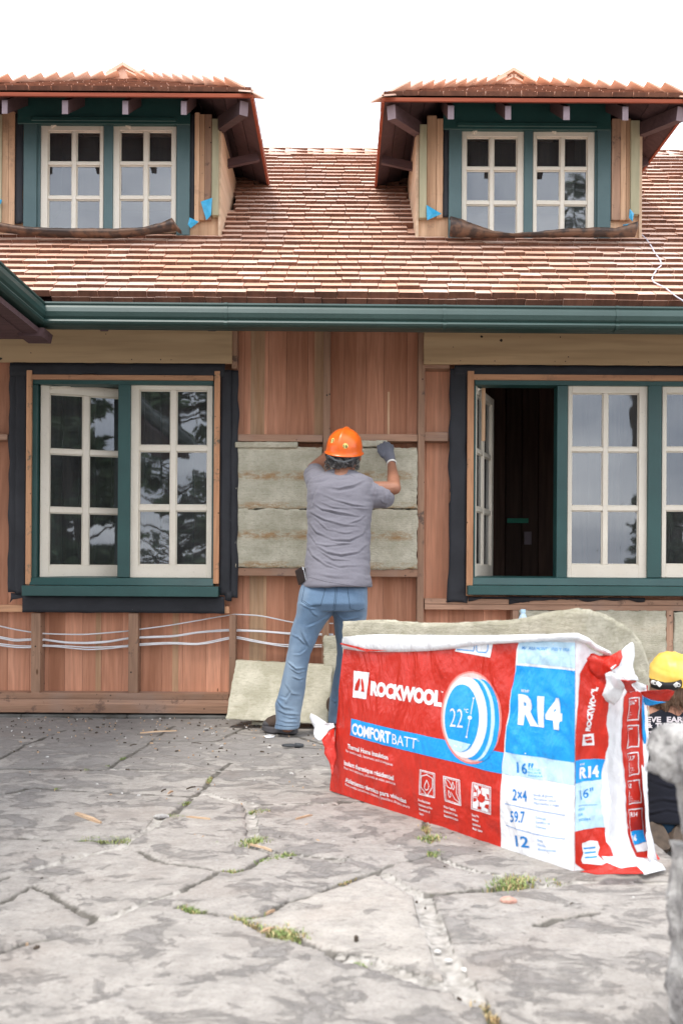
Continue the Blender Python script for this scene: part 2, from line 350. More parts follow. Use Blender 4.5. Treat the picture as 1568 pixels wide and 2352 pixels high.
def film(name, c, wrinkle=1.0, rough=.27):
    m, t, N, L, b = newmat(name)
    col = mixc(t, ramp(t, noi(t, 5, 5), .35, .65), c, tuple(k*.93 for k in c))
    col = mixc(t, ramp(t, noi(t, 13, 7, (3,3,.7), .75), .66, .80, 0, .22), col, (.8,.7,.68))
    L.new(col, b.inputs['Base Color']); b.inputs['Roughness'].default_value = rough; spec(b, .35)
    bump(t, b, noi(t, 9, 5, (1.5,1.5,.7), .6, .4), wrinkle, .014); bump(t, b, noi(t, 3.5, 3, (1.8,1.8,.8), .5, 1.2), .9, .03); return m
M['f_red'] = film('red_plastic_film', (.54,.026,.014))
M['f_white'] = film('white_plastic_film', (.80,.81,.83))
M['f_blue'] = film('blue_print', (.012,.32,.78))
M['f_blue_d'] = film('mid_blue_print', (.02,.22,.60))
M['f_pale'] = film('pale_blue_print', (.50,.72,.87))
M['f_halo'] = film('pink_halo_print', (.80,.22,.19))
M['f_halo2'] = film('pale_halo_print', (.82,.50,.48))
M['bottle'] = plain('pale_blue_bottle', (.50,.66,.78), .15)
M['tape'] = plain('green_masking_tape', (.03,.30,.19), .6)
M['cord'] = plain('pale_cord', (.62,.60,.66), .8)
M['handle'] = plain('dark_grey_handle', (.028,.030,.034), .6, (.06,.065,.07), 15)
# ------------------------------------------------------------------ ground: lower earth, raised flagstone patio
def make_ground():
    mb = MB(); xs = [-60, -20, -8, -4, -2, 0, 1, 1.5, 2, 3, 4, 8, 20, 60]; ys = [-60, -30, -15, -8, -5, -4, -3, -2, -1, 0, 4, 20, 60]
    mb.grid([[(x, y, -.58 + .015*fbm(x*1.3, y*1.3)) for x in xs] for y in ys])
    o = mb.build('ground', M['earth'], smooth=True); tag(o, kind='structure')
make_ground()
A = lambda pts: [(x/2.0, 1630.7 + y/2.0) for x, y in pts]
B = lambda pts: [(784 + x/2.0, 1818.9 + y/2.0) for x, y in pts]
# joints traced on the paving: (polyline, half width in metres, share of pale mortar)
JOINTS = [
 (A([(-300,880),(0,785),(40,770),(160,740),(260,705),(400,670)]), .006, .2), (A([(160,736),(400,668),(520,645),(560,638)]), .010, 1),
 (A([(-300,590),(0,597),(120,598),(300,605),(360,605),(480,610),(590,600)]), .006, .5),
 (A([(480,615),(520,640)]), .010, 1), (A([(560,640),(590,600),(650,570),(700,540),(740,500)]), .012, 1), (A([(740,500),(800,480),(860,430),(890,395)]), .006, .3),
 (A([(890,395),(960,382),(1000,405),(1140,430),(1180,440)]), .012, 1), (A([(1180,440),(1568,425),(1700,420)]), .005, .7),
 (A([(890,395),(940,355),(970,310),(1020,270),(1060,240)]), .007, .2),
 (A([(-300,268),(0,270),(280,270),(430,278),(500,270),(560,230),(630,190),(700,135),(760,95),(800,70)]), .005, .1),
 (A([(430,278),(560,272),(800,275),(1140,275),(1600,270)]), .004, .8),
 (A([(-200,300),(0,225),(60,195),(115,160),(210,125),(300,90)]), .005, .0), (A([(700,135),(850,138),(1000,140),(1060,108),(1140,70)]), .005, .1),
 (A([(-200,420),(0,395),(160,355),(270,370),(360,372),(600,382),(800,392),(890,395)]), .005, .2),
 (A([(1140,430),(1150,480),(1160,560),(1165,610)]), .013, .75), (A([(1100,622),(1200,640),(1260,655),(1420,675),(1568,690)]), .006, .6),
 (A([(860,720),(940,735),(1000,740),(1080,750),(1120,742),(1180,700),(1260,655)]), .005, .1),
 (A([(640,655),(700,690),(780,715),(860,720)]), .004, .0),
 (A([(150,815),(240,855),(280,890),(380,940),(440,970)]), .005, .0), (A([(440,972),(490,968),(600,920),(700,885),(830,845)]), .008, .75),
 (A([(830,845),(880,815),(960,780),(1000,745)]), .004, .1), (A([(-300,1230),(0,1140),(150,1080),(300,1058),(370,1025),(410,995),(440,970)]), .006, .0),
 (A([(830,910),(900,940),(1060,955),(1150,990),(1250,1035),(1350,1060),(1450,1100),(1568,1135)]), .012, .3),
 (B([(-20,755),(0,765),(110,785),(240,830),(370,880),(480,910),(520,905)]), .016, 1),
 (A([(1060,955),(1150,965),(1220,945),(1310,895),(1400,870),(1480,840),(1568,800)]), .006, .2),
 (B([(0,430),(60,405),(130,380),(200,385),(240,420)]), .006, .4), (B([(200,385),(240,420),(330,470),(370,490)]), .013, 1),
 (B([(370,490),(400,570),(440,680),(490,790),(530,880),(600,970)]), .021, .9), (B([(530,890),(640,985),(720,1080),(840,1250)]), .009, .2),
 (B([(330,470),(430,480),(560,465),(700,455),(860,440)]), .007, .4), (B([(860,440),(980,430),(1100,415),(1500,425),(1900,430)]), .008, .8),
 (B([(380,140),(400,230),(410,290),(330,315),(240,330),(150,375)]), .006, .2), (B([(410,290),(450,305),(520,340),(640,375),(730,385),(800,430)]), .006, .7),
 (B([(-30,60),(0,40),(60,50)]), .006, .1), (A([(1500,160),(1300,100),(1200,60)]), .004, 0),
 (A([(0,900),(150,815)]), .004, 0), (B([(900,620),(1000,590),(1160,560)]), .0025, .3)]
PX1, PY1 = 1.0, -2.68                         # corner of the sunken area on the right
def axis(lo, hi, step, out_lo, out_hi):
    a = list(np.arange(lo, hi, step)); b = [out_lo]; x = lo; s = step
    L_ = []
    while x > out_lo: s *= 1.5; x -= s; L_.append(x)
    R_ = []; x = a[-1]; s = step
    while x < out_hi: s *= 1.5; x += s; R_.append(x)
    return sorted(L_) + a + R_
def make_patio():
    xs = axis(-2.45, 2.3, .0125, -9, 9); ys = axis(-4.1, 0.02, .0125, -9, .06)
    ys = [y for y in ys if y < .07]
    xs = sorted(set([round(x, 5) for x in xs] + [PX1, PX1+.004])); ys = sorted(set([round(y, 5) for y in ys] + [PY1, PY1+.004]))
    X, Y = np.meshgrid(np.array(xs), np.array(ys)); ny, nx = X.shape
    P = np.stack([X.ravel(), Y.ravel()], 1); n = len(P)
    jo = np.zeros(n); mo = np.zeros(n)
    wob = np.array([noise.noise(Vector((p[0]*9, p[1]*9, 3))) for p in P]) * .011
    wob2 = np.array([noise.noise(Vector((p[0]*30, p[1]*30, 7))) for p in P]) * .006
    for pl, hw, mt in JOINTS:
        q = [G(*p) for p in pl]
        d = np.full(n, 9.0)
        for a, b in zip(q[:-1], q[1:]):
            a = np.array(a[:2]); b = np.array(b[:2]); ab = b-a
            t = np.clip(((P-a) @ ab)/(ab @ ab + 1e-9), 0, 1); d = np.minimum(d, np.linalg.norm(P-(a+t[:,None]*ab), axis=1))
        d = d + wob + wob2 if mt < .6 else d + wob*.5 + wob2*.5
        j = np.clip(1.0 - (d - hw*(.55 if mt < .6 else 1))/.009, 0, 1)
        better = j > jo; mo[better] = mt; jo = np.maximum(jo, j)
    # every stone enclosed by joints becomes a slab with its own tone, height and tilt
    J = (jo.reshape(ny, nx) > .35); lab = np.zeros((ny, nx), int); cur = 0
    for i0 in range(0, ny, 6):
        for k0 in range(0, nx, 6):
            if lab[i0, k0] or J[i0, k0]: continue
            cur += 1; st = [(i0, k0)]; lab[i0, k0] = cur
            while st:
                i, k = st.pop()
                for a, b in ((i+1, k), (i-1, k), (i, k+1), (i, k-1)):
                    if 0 <= a < ny and 0 <= b < nx and not lab[a, b] and not J[a, b]: lab[a, b] = cur; st.append((a, b))
    rs = np.random.RandomState(5); tone = np.clip(rs.normal(.5, .22, cur+1), .05, .95); tone[0] = .5; hgt = rs.normal(0, .0035, cur+1); tx = rs.normal(0, .004, cur+1); ty = rs.normal(0, .004, cur+1); hgt[0] = -.003; tx[0] = ty[0] = 0
    lf = lab.ravel(); slab = tone[lf]; lift = np.clip(hgt[lf]+tx[lf]*(P[:,0]-.2)+ty[lf]*(P[:,1]+2), -.008, .008)
    pshift = np.clip((-P[:,1] - .95)*.085, -.10, .10)  # fewer pale patches, so darker paving, towards the wall
    z = np.array([.006*noise.noise(Vector((p[0]*2, p[1]*2, 0))) + .0022*noise.noise(Vector((p[0]*22, p[1]*22, 1))) for p in P])
    z -= jo * np.where(mo > .5, .003, .006); z += lift
    pit = (P[:,0] > PX1+.002) & (P[:,1] > PY1+.002)
    z[pit] = -.575
    me = bpy.data.meshes.new('patio')
    me.from_pydata(np.column_stack([P, z]).tolist(), [], [(i*nx+k, i*nx+k+1, (i+1)*nx+k+1, (i+1)*nx+k) for i in range(ny-1) for k in range(nx-1)])
    for nm, arr in (('joint', jo), ('mortar', mo), ('slab', slab), ('pale_shift', pshift)):
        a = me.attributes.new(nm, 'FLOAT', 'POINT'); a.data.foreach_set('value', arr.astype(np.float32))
    me.materials.append(M['flag']); me.polygons.foreach_set('use_smooth', [True]*len(me.polygons))
    o = bpy.data.objects.new('patio', me); COL.objects.link(o); tag(o, kind='structure')
make_patio()

# ------------------------------------------------------------------ house
house = empty('house', (0, 0, 0), 'timber house stripped to its studs with green framed windows and cedar shingle roof', 'house')
BY = .09                                           # face of the inner boards
WL, WR = -3.6, 3.6
LW = rect(60, 850, 506, 1345, 0); RW = rect(1072, 850, 1900, 1348, 0)
# inner boards, one mesh per bay so the grain and tint vary board by board
def boards(x0, x1, z0, z1, pale=()):
    mb = MB(); x = x0
    while x < x1 - .004:
        wd = random.uniform(.095, .145); e = min(x+wd, x1)
        if x1 - e < .03: e = x1
        mb.box(x, e-.0015, BY, BY+.02, z0, z1, mi=0, tint=random.random())
        x = e
    return mb
def board_at(u0, u1, z0, z1, v=1300):              # single pale board proud by 1.5 mm of the rest
    return F(u0, v, BY).x, F(u1, v, BY).x
TOPZ = 2.70
segs = [(WL, LW[0], 0.02, TOPZ), (LW[0], LW[1], 0.02, LW[2]+.02), (LW[0], LW[1], LW[3]-.02, TOPZ), (LW[1], RW[0], 0.02, TOPZ),
        (RW[0], RW[1], 0.02, RW[2]+.02), (RW[0], RW[1], RW[3]-.02, TOPZ), (RW[1], WR, 0.02, TOPZ)]
for sgm in segs: boards(*sgm).build('board_wall', M['board'], house)
for u0, u1, vt, vb in ((574, 606, 752, 1645), (222, 234, 1405, 1592), (398, 412, 1405, 1592), (606, 613, 1310, 1645), (720, 741, 752, 1010), (1104, 1112, 752, 1013), (812, 822, 1313, 1430), (888, 893, 900, 1013)):
    a, b = F(u0, 1200, BY-.0015).x, F(u1, 1200, BY-.0015).x
    mb = MB(); mb.box(a, b, BY-.0018, BY+.01, F(u0, vb, BY).z, min(F(u0, vt, BY).z, TOPZ))
    mb.build('pale_board', M['board_pale'], house)
# studs, blocks, rails, plates: each its own piece of lumber
def piece(nm, u0, v0, u1, v1, mat, y0=0.0, y1=BY-.001, tint=None):
    x0, x1, z0, z1 = rect(u0, v0, u1, v1, y0); mb = MB(); mb.box(x0, x1, y0, y1, z0, z1, tint)
    return mb.build(nm, mat, house, bevel=.002)
S, RL = M['stud'], M['rail']
for a in ((526,1412,541,1646), (741,700,757,1592), (958.5,700,974,1600), (72,1408,93,1592), (295,1408,317,1592), (533,700,545,846),
          (1176,1402,1190,1600), (1529,1402,1545,1600), (1350,1402,1366,1600)):
    piece('stud', *a, S, y0=-.001 if a[0] == 526 else 0)
for a in ((545,998,740.5,1014,0), (758,997,958,1013,0), (974.5,992,1029,1013,0), (-60,997,18,1010,0)): piece('blocking', *a[:4], RL)
for a in ((541.5,1305,740.5,1323), (757.5,1307,958,1325)): piece('blocking', *a, RL, tint=.15)
piece('rail', 974.5, 1377, 1640, 1389, RL); piece('rail', 974.5, 1389.6, 1640, 1402, RL, y0=.003)
piece('rail', -60, 1391, 526, 1407, M['trim_x'])
piece('rail', 974.5, 838, 1032, 846, RL)
piece('sole_plate', -60, 1592, 525.5, 1606, RL, y0=-.006); piece('sole_plate', -60, 1606.6, 525.5, 1621, RL, y0=-.009); piece('sole_plate', -60, 1621.6, 1640, 1641, RL, y0=-.018)
piece('sole_plate', 541.5, 1592, 1640, 1621, RL, y0=-.004)
# foundation kerb
mb = MB(); x = WL
while x < PX1:
    e = min(x + random.uniform(.3, .7), PX1); zt = F(300, 1643, -.03).z
    mb.box(x, e-.002, -.034+random.uniform(-.004,.004), .1, -.05, zt, random.random()); x = e
mb.build('foundation', M['found'], house, bevel=.006)
mb = MB(); mb.box(PX1, WR, -.03, .1, -.6, .02); mb.build('foundation', M['found'], house)
# plywood headers
def ply(u0, v0, u1, v1):
    x0, x1, z0, z1 = rect(u0, v0, u1, v1, -.018); mb = MB(); n = 40; 
    mb.box(x0, x1, -.018, -.001, z0, z1+.25, .5); o = mb.build('plywood_header', M['ply'], house, bevel=.001)
    m2 = MB()
    for k in range(int((x1-x0)*9)):
        cx, cz = random.uniform(x0+.03, x1-.03), random.choice([z0+.02, z0+.02, random.uniform(z0, z1), z1-.05]); r = random.uniform(.0022, .0045)
        if random.random() < .12: r = .009
        m2.add([(cx+r*math.cos(t)*random.uniform(.7,1.2), -.0186, cz+r*math.sin(t)*random.uniform(.7,1.2)) for t in np.linspace(0, 6.28, 9)[:-1]], [list(range(8))])
    m2.build('nail_heads', M['leather'], house)
ply(-60, 748, 533, 833); ply(973, 755, 1640, 838)
# black building paper round the windows: torn edged strips
def torn(u0, v0, u1, v1, y=-.006, amp=3.0, seed=0, sides='lrtb', wav=.004, mat=None, nm='building_paper'):
    x0, x1, z0, z1 = rect(u0, v0, u1, v1, y); nx = max(2, int((x1-x0)/.02)); nz = max(2, int((z1-z0)/.02)); s = amp*.0026; rows = []
    for i in range(nz+1):
        row = []
        for k in range(nx+1):
            a, b = k/nx, i/nz; x = x0+(x1-x0)*a; z = z0+(z1-z0)*b
            tn = lambda q: s*(noise.noise(Vector((q*9, seed, .3)))*1.3 + (1.2 if noise.noise(Vector((q*5, seed+5, 1))) > .38 else 0)*.8)
            if 'l' in sides: x += (1-a)**6*tn(z+3)
            if 'r' in sides: x += a**6*tn(z+9)
            if 't' in sides: z += b**6*tn(x+1)
            if 'b' in sides: z += (1-b)**6*tn(x+7)
            row.append((x, y + wav*noise.noise(Vector((x*7, z*4, seed))), z))
        rows.append(row)
    mb = MB(); mb.grid(rows); return mb.build(nm, mat or M['paper'], house, smooth=True, solid=.0015, fix=False)
torn(36,838,62,1365,-.010,1.5,1); torn(20,840,46,1362,-.006,3,2,); torn(24,834,516,864,-.014,2.5,3)
torn(505,849,530,1368,-.010,1.5,4); torn(524,850,547,1372,-.006,3,5); torn(52,1369,516,1408,-.012,1.2,6,'rb'); torn(20,1362,56,1384,-.0045,8,16,'lb')
torn(1030,846,1072,1384,-.008,3.5,7); torn(1044,840,1660,865,-.014,2.5,8); torn(1075,1372,1480,1379,-.008,7,9,'b'); torn(1168,1370,1215,1391,-.006,6,10,'b'); torn(516,1360,532,1380,-.012,3,11)
torn(1640,840,1680,1384,-.006,3,12)

# windows --------------------------------------------------------------------------------------------
def rbox(mb, u0, v0, u1, v1, y0, y1, tint=None, mi=0):
    a = rect(u0, v0, u1, v1, y0); mb.box(a[0], a[1], y0, y1, a[2], a[3], tint, mi); return a
def sash(parent, u0, v0, u1, v1, cols, rows, y, hinge=0.0, stay=None, mat='cream', side=-1):
    x0, x1, z0, z1 = rect(u0, v0, u1, v1, y)
    cx = [(F(a, (v0+v1)/2, y).x, F(b, (v0+v1)/2, y).x) for a, b in cols]; rz = [(F((u0+u1)/2, b, y).z, F((u0+u1)/2, a, y).z) for a, b in rows]
    T = .042; mb = MB(); g = MB()
    def bx(a, b, c, d, y0=0.0, y1=T): mb.box(a-x0, b-x0, y0, y1, c-z0, d-z0, .5)
    bx(x0, cx[0][0], z0, z1); bx(cx[-1][1], x1, z0, z1)
    bx(cx[0][0], cx[-1][1], z0, rz[-1][0]); bx(cx[0][0], cx[-1][1], rz[0][1], z1)
    for (a, b), (c, d) in zip(cols[:-1], cols[1:]): pass
    for i in range(len(cx)-1): bx(cx[i][1], cx[i+1][0], rz[-1][0], rz[0][1], .004, T-.006)
    for j in range(len(rz)-1):
        for i in range(len(cx)): bx(cx[i][0], cx[i][1], rz[j+1][1], rz[j][0], .0055, T-.006)
    pd = .006                                            # putty bead round each pane
    for (a, b) in cx:
        for (c, d) in rz:
            for q in ((a, a+pd, c, d), (b-pd, b, c, d), (a+pd, b-pd, c, c+pd), (a+pd, b-pd, d-pd, d)): mb.box(q[0]-x0, q[1]-x0, .0135, .026, q[2]-z0, q[3]-z0, .5)
            ti = random.uniform(-.0012, .0012); tj = random.uniform(-.0012, .0012)
            g.add([(a-x0, .019+ti, c-z0), (b-x0, .019-ti, c-z0), (b-x0, .019-ti+tj, d-z0), (a-x0, .019+ti+tj, d-z0)], [(0, 1, 2, 3)])
    ox = x0 if side < 0 else x1; sh = 0 if side < 0 else x0-x1
    for q in (mb, g): q.v = [(p[0]+sh, p[1], p[2]) for p in q.v]
    Mx = Matrix.Translation((ox, y, z0)) @ Matrix.Rotation(hinge, 4, 'Z')
    for q in (mb, g): q.v = [tuple(Mx @ Vector(p)) for p in q.v]
    mb.build('sash', M[mat], parent, bevel=.002); g.build('glass', M['glass'], parent, fix=False)
    if stay:
        s = MB(); p = Mx @ Vector((stay[0], -.004, z1-z0-.02)); p2 = Mx @ Vector((stay[1], -.012, z1-z0-.008+stay[2]))
        s.beam(p, p2, .012, .008); s.ball(p, .010, seg=8, rings=5); s.build('window_stay', M['cream'], parent, smooth=False)
    return x0, x1, z0, z1
def wpart(mb, mat, lab=None): return mb.build('window', mat, house, bevel=.002)
# lower left window
fm = MB(); FY = .035
rbox(fm, 72, 872, 490, 883, -.004, .09)
wl = wpart(fm, M['teal'])
def sub1(nm, par, mat, *a):
    q = MB(); rbox(q, *a); return q.build(nm, mat, par, bevel=.002)
sub1('jamb', wl, M['teal'], 72, 883, 85, 1326, -.004, .09); sub1('jamb', wl, M['teal'], 488.5, 883, 494, 1326, -.004, .09); sub1('mullion', wl, M['teal'], 271, 883, 299, 1326, -.002, .09)
tag(wl, 'window with its left sash swung inward')
sm = MB(); a = rect(70, 1326, 491, 1346, -.01); b = rect(50, 1346, 501, 1370, -.075)
sm.hexa([(a[0],-.03,b[3]+.002),(a[1],-.03,b[3]+.002),(a[1],.09,b[3]+.002),(a[0],.09,b[3]+.002),(a[0],-.012,a[3]-.004),(a[1],-.012,a[3]-.004),(a[1],.09,a[3]+.006),(a[0],.09,a[3]+.006)])
sm.box(b[0], b[1], -.075, -.001, b[2], b[3]); sm.build('sill', M['teal'], wl, bevel=.003)
sub1('trim', wl, M['trim_z'], 60, 850, 72, 1342, -.024, -.0045); sub1('trim', wl, M['trim_z'], 491, 852, 504, 1341, -.024, -.0045)
tm = MB(); rbox(tm, 72.5, 861.5, 490.5, 872, -.022, -.0045); tm.build('trim', M['trim_x'], wl)
sash(wl, 300, 881, 487.5, 1327, [(319,391),(404,476)], [(896,1023),(1036,1160),(1173,1298)], .02)
sash(wl, 93, 882, 281, 1326, [(113,187),(201,272)], [(903,1030),(1041,1165),(1177,1299)], .03, hinge=R(17), stay=(.06,.17,.0))
# lower right window
fm = MB()
rbox(fm, 1090, 874, 1900, 886, -.004, .09)
wr = wpart(fm, M['teal'])
sub1('jamb', wr, M['teal'], 1087, 886, 1091.5, 1327, -.004, .09); sub1('jamb', wr, M['teal'], 1885, 886, 1905, 1327, -.002, .09)
for a_ in ((1278,1302),(1487,1518),(1700,1725)): sub1('mullion', wr, M['teal'], a_[0], 886, a_[1], 1327, -.002, .09); tag(wr, 'window with its left sash swung wide open onto a dark room')
sm = MB(); a = rect(1084, 1327, 1900, 1347, -.01); b = rect(1074, 1347, 1910, 1369, -.075)
sm.hexa([(a[0],-.03,b[3]+.002),(a[1],-.03,b[3]+.002),(a[1],.09,b[3]+.002),(a[0],.09,b[3]+.002),(a[0],-.012,a[3]-.004),(a[1],-.012,a[3]-.004),(a[1],.09,a[3]+.006),(a[0],.09,a[3]+.006)])
sm.box(b[0], b[1], -.075, -.001, b[2], b[3]); sm.build('sill', M['teal'], wr, bevel=.003)
tm = MB(); rbox(tm, 1072, 852, 1086.5, 1368, -.024, -.0045); tm.build('trim', M['trim_z'], wr)
tm = MB(); rbox(tm, 1087, 862, 1900, 874, -.022, -.0045); tm.build('trim', M['trim_x'], wr)
sash(wr, 1302.5, 885, 1486, 1327, [(1312,1384),(1395,1466)], [(903,1027),(1037,1162),(1173,1297)], .02)
sash(wr, 1519, 885, 1699, 1327, [(1529,1601),(1612,1684)], [(903,1027),(1037,1162),(1173,1297)], .02)
sash(wr, 1092, 885, 1276, 1327, [(1102,1174),(1185,1257)], [(903,1027),(1037,1162),(1173,1297)], .03, hinge=R(68), stay=(.03,.10,.0))
# room behind
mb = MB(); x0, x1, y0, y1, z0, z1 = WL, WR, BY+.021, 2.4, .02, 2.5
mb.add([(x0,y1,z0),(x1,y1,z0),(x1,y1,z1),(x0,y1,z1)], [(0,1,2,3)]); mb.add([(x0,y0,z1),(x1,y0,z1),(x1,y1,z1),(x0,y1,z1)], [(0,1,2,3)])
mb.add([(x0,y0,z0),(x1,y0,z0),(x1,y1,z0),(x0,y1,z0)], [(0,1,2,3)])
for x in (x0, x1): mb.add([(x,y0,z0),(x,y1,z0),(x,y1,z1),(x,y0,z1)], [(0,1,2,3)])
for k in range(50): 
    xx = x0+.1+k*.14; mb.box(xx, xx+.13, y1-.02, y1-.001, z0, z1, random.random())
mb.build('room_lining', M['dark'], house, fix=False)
x = F(1188, 1196, 2.36); mb = MB(); mb.box(x.x-.09, x.x+.09, 2.352, 2.358, x.z-.02, x.z+.02); mb.build('masking_tape', M['tape'], house)
x = F(1211, 1236, 2.36); mb = MB(); mb.box(x.x-.03, x.x+.03, 2.35, 2.358, x.z-.055, x.z+.055); mb.build('outlet_plate', M['tail'], house)

# roof ----------------------------------------------------------------------------------------------
TH = R(40); cT, sT = math.cos(TH), math.sin(TH)
EY = -.52; EZ = F(800, 687, EY).z
RY = 1.56; RZ = EZ + (RY-EY)*math.tan(TH); SL = (RY-EY)/cT
def shingles(mb, org, xd, ud, nd, rng, smax, e=.082, th=.034, wd=(.085, .17), skip=None, seed=0):
    org, xd, ud, nd = map(Vector, (org, xd, ud, nd)); rn = random.Random(seed); row = 0; t = 0.0
    while t < smax:
        s0, s1 = rng(t); s = s0 + (0 if row == 0 else rn.uniform(-.08, 0)); first = True
        while s < s1:
            w_ = rn.uniform(*wd); a, b = max(s, s0), min(s+w_-.004, s1); s += w_
            if b-a < .012: continue
            c = org + xd*((a+b)/2) + ud*t
            if skip and skip(c): continue
            dt = rn.uniform(-.0025, .0025) + .008*noise.noise(Vector((a*1.2, row*.35, seed))); h = th*rn.uniform(.88, 1.08); ln = 2.1*e
            p = lambda s_, t_, n_: org + xd*s_ + ud*(t+t_) + nd*n_
            k = rn.uniform(-.003, .003)
            mb.hexa([p(a,dt,.006), p(b,dt+k,.006), p(b,ln,-.004), p(a,ln,-.004), p(a,dt,.006+h), p(b,dt+k,.006+h), p(b,ln,.003), p(a,ln,.003)], rn.random())
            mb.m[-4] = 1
        t += e; row += 1
DYL = .10                                           # dormer front walls
foot = []
def dormer_skip(c):
    for (xa, xb, yf) in foot:
        if xa < c.x < xb and c.y > yf+.03: return True
    return False
dl = (F(-80, 400, DYL).x, F(502, 400, DYL).x); dr = (F(961, 400, DYL).x, F(1467, 400, DYL).x)
foot += [(dl[0], dl[1], DYL), (dr[0], dr[1], DYL)]
CX = F(100, 715, -.6).x                            # inside corner with the wing on the left
def main_rng(t):
    y = EY + t*cT; return (WL-1.2, WR+.4)
mb = MB(); shingles(mb, (0, EY, EZ), (1,0,0), (0,cT,sT), (0,-sT,cT), main_rng, SL, skip=dormer_skip, seed=3)
shingles(mb, (0, EY+.012, EZ-.03), (1,0,0), (0,cT,sT), (0,-sT,cT), lambda t: (CX+.02, WR+.4), .07, seed=8)
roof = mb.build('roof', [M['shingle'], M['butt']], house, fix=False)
mb = MB()                                           # ridge course
x = WL
while x < WR: 
    w_ = random.uniform(.12, .2); tl = .02
    mb.hexa([(x,RY-.10,RZ-.055),(x+w_+.05,RY-.10,RZ-.075),(x+w_+.05,RY+.01,RZ+.01),(x,RY+.01,RZ+.03),(x,RY-.10,RZ-.035),(x+w_+.05,RY-.10,RZ-.055),(x+w_+.05,RY+.01,RZ+.03),(x,RY+.01,RZ+.055)]); x += w_
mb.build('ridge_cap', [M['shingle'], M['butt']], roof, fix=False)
mb = MB(); D = .012                                  # roof deck and hidden back slope
p = lambda x, y, z: (x, y, z)
mb.hexa([(WL-1.2,EY+.03,EZ-.045),(WR+.4,EY+.03,EZ-.045),(WR+.4,RY,RZ-.045),(WL-1.2,RY,RZ-.045),(WL-1.2,EY+.03,EZ-.018),(WR+.4,EY+.03,EZ-.018),(WR+.4,RY,RZ-.018),(WL-1.2,RY,RZ-.018)])
mb.hexa([(WL-2,RY,RZ-.045),(WR+.4,RY,RZ-.045),(WR+.4,RY+2.5,RZ-2.1),(WL-2,RY+2.5,RZ-2.1),(WL-2,RY,RZ-.018),(WR+.4,RY,RZ-.018),(WR+.4,RY+2.5,RZ-2.07),(WL-2,RY+2.5,RZ-2.07)])
mb.box(CX-1.9, CX-.06, -4.6, EY-.03, EZ-.11, EZ-.085)
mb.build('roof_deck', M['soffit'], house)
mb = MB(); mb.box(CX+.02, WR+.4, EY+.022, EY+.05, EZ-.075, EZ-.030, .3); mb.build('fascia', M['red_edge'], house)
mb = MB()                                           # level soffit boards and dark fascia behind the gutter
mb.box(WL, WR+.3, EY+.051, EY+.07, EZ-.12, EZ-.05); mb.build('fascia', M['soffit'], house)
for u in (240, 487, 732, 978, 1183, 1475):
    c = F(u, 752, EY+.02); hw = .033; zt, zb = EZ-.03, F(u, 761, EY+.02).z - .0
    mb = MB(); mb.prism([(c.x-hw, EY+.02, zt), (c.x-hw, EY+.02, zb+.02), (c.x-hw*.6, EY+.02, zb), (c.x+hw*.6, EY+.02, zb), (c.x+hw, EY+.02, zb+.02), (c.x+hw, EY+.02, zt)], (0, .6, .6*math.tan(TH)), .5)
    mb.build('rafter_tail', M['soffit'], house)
for u in (860, 1132, 1452):
    c = F(u, 694, EY+.04); mb = MB(); mb.box(c.x-.03, c.x+.03, EY+.035, EY+.05, EZ-.10, EZ-.055); mb.build('bracket', M['tail'], house)
# gutter: one swept profile with a mitred corner
prof = [(0,.0),(-.004,.006),(-.010,.004),(-.012,-.006),(-.006,-.014),(-.014,-.030),(-.020,-.055),(-.014,-.080),(-.004,-.092),(-.012,-.100),(-.016,-.110),(-.010,-.120),(.006,-.128),(.05,-.130),(.098,-.126),(.100,0),(.094,0),(.092,-.110),(.02,-.112),(.0,-.075),(0,-.02)]
prof = [(a, z*.90) for a, z in prof]
GY = -.645; gz = F(800, 702, GY).z
mb = MB(); rows = []
cnr = Vector((F(100, 715, GY).x, GY, gz+.006))
def prof_at(kind, P0):
    out = []
    for a, z in prof:
        if kind == 'x': out.append((P0.x, P0.y+a, P0.z+z))
        elif kind == 'm': out.append((P0.x-a, P0.y+a, P0.z+z))
        else: out.append((P0.x-a, P0.y, P0.z+z))
    return out
rows = [prof_at('y', Vector((cnr.x, -4.6, cnr.z+.01)))] + [prof_at('y', Vector((cnr.x, y, cnr.z))) for y in (-3, -2, -1.2)] + [prof_at('m', cnr)] + [prof_at('x', Vector((x, GY, cnr.z - .006*(x-cnr.x)/2.7))) for x in (-1.2, -.4, .4, 1.2, 2, WR)]
mb.grid(rows, closed=True); gut = mb.build('gutter', M['gutter'], house)
for gx in (-.62, .52, 1.42):                          # slip joints
    mb = MB(); gp = [(a-.003, z*1.03) for a, z in prof[:14]]; P0 = Vector((gx, GY, cnr.z-.006*(gx-cnr.x)/2.7)); mb.grid([[(gx+k*.018, P0.y+a, P0.z+z) for a, z in gp] for k in (0, 1)]); mb.build('gutter_joint', M['gutter'], gut, solid=.002, fix=False)
# dark boxed eave of the wing under its gutter
mb = MB(); mb.box(cnr.x-.55, cnr.x-.10, -4.6, GY+.10, gz-.16, gz-.13); mb.box(cnr.x-.14, cnr.x-.02, -4.6, GY+.02, gz-.155, gz-.128)
mb.hexa([(cnr.x-.12,GY-.02,gz-.175),(cnr.x-.0,GY-.02,gz-.175),(cnr.x+.0,GY+.13,gz-.175),(cnr.x-.12,GY+.13,gz-.175),(cnr.x-.14,GY-.02,gz-.13),(cnr.x+.01,GY-.02,gz-.13),(cnr.x+.01,GY+.13,gz-.13),(cnr.x-.14,GY+.13,gz-.13)])
mb.build('soffit', M['soffit'], house)

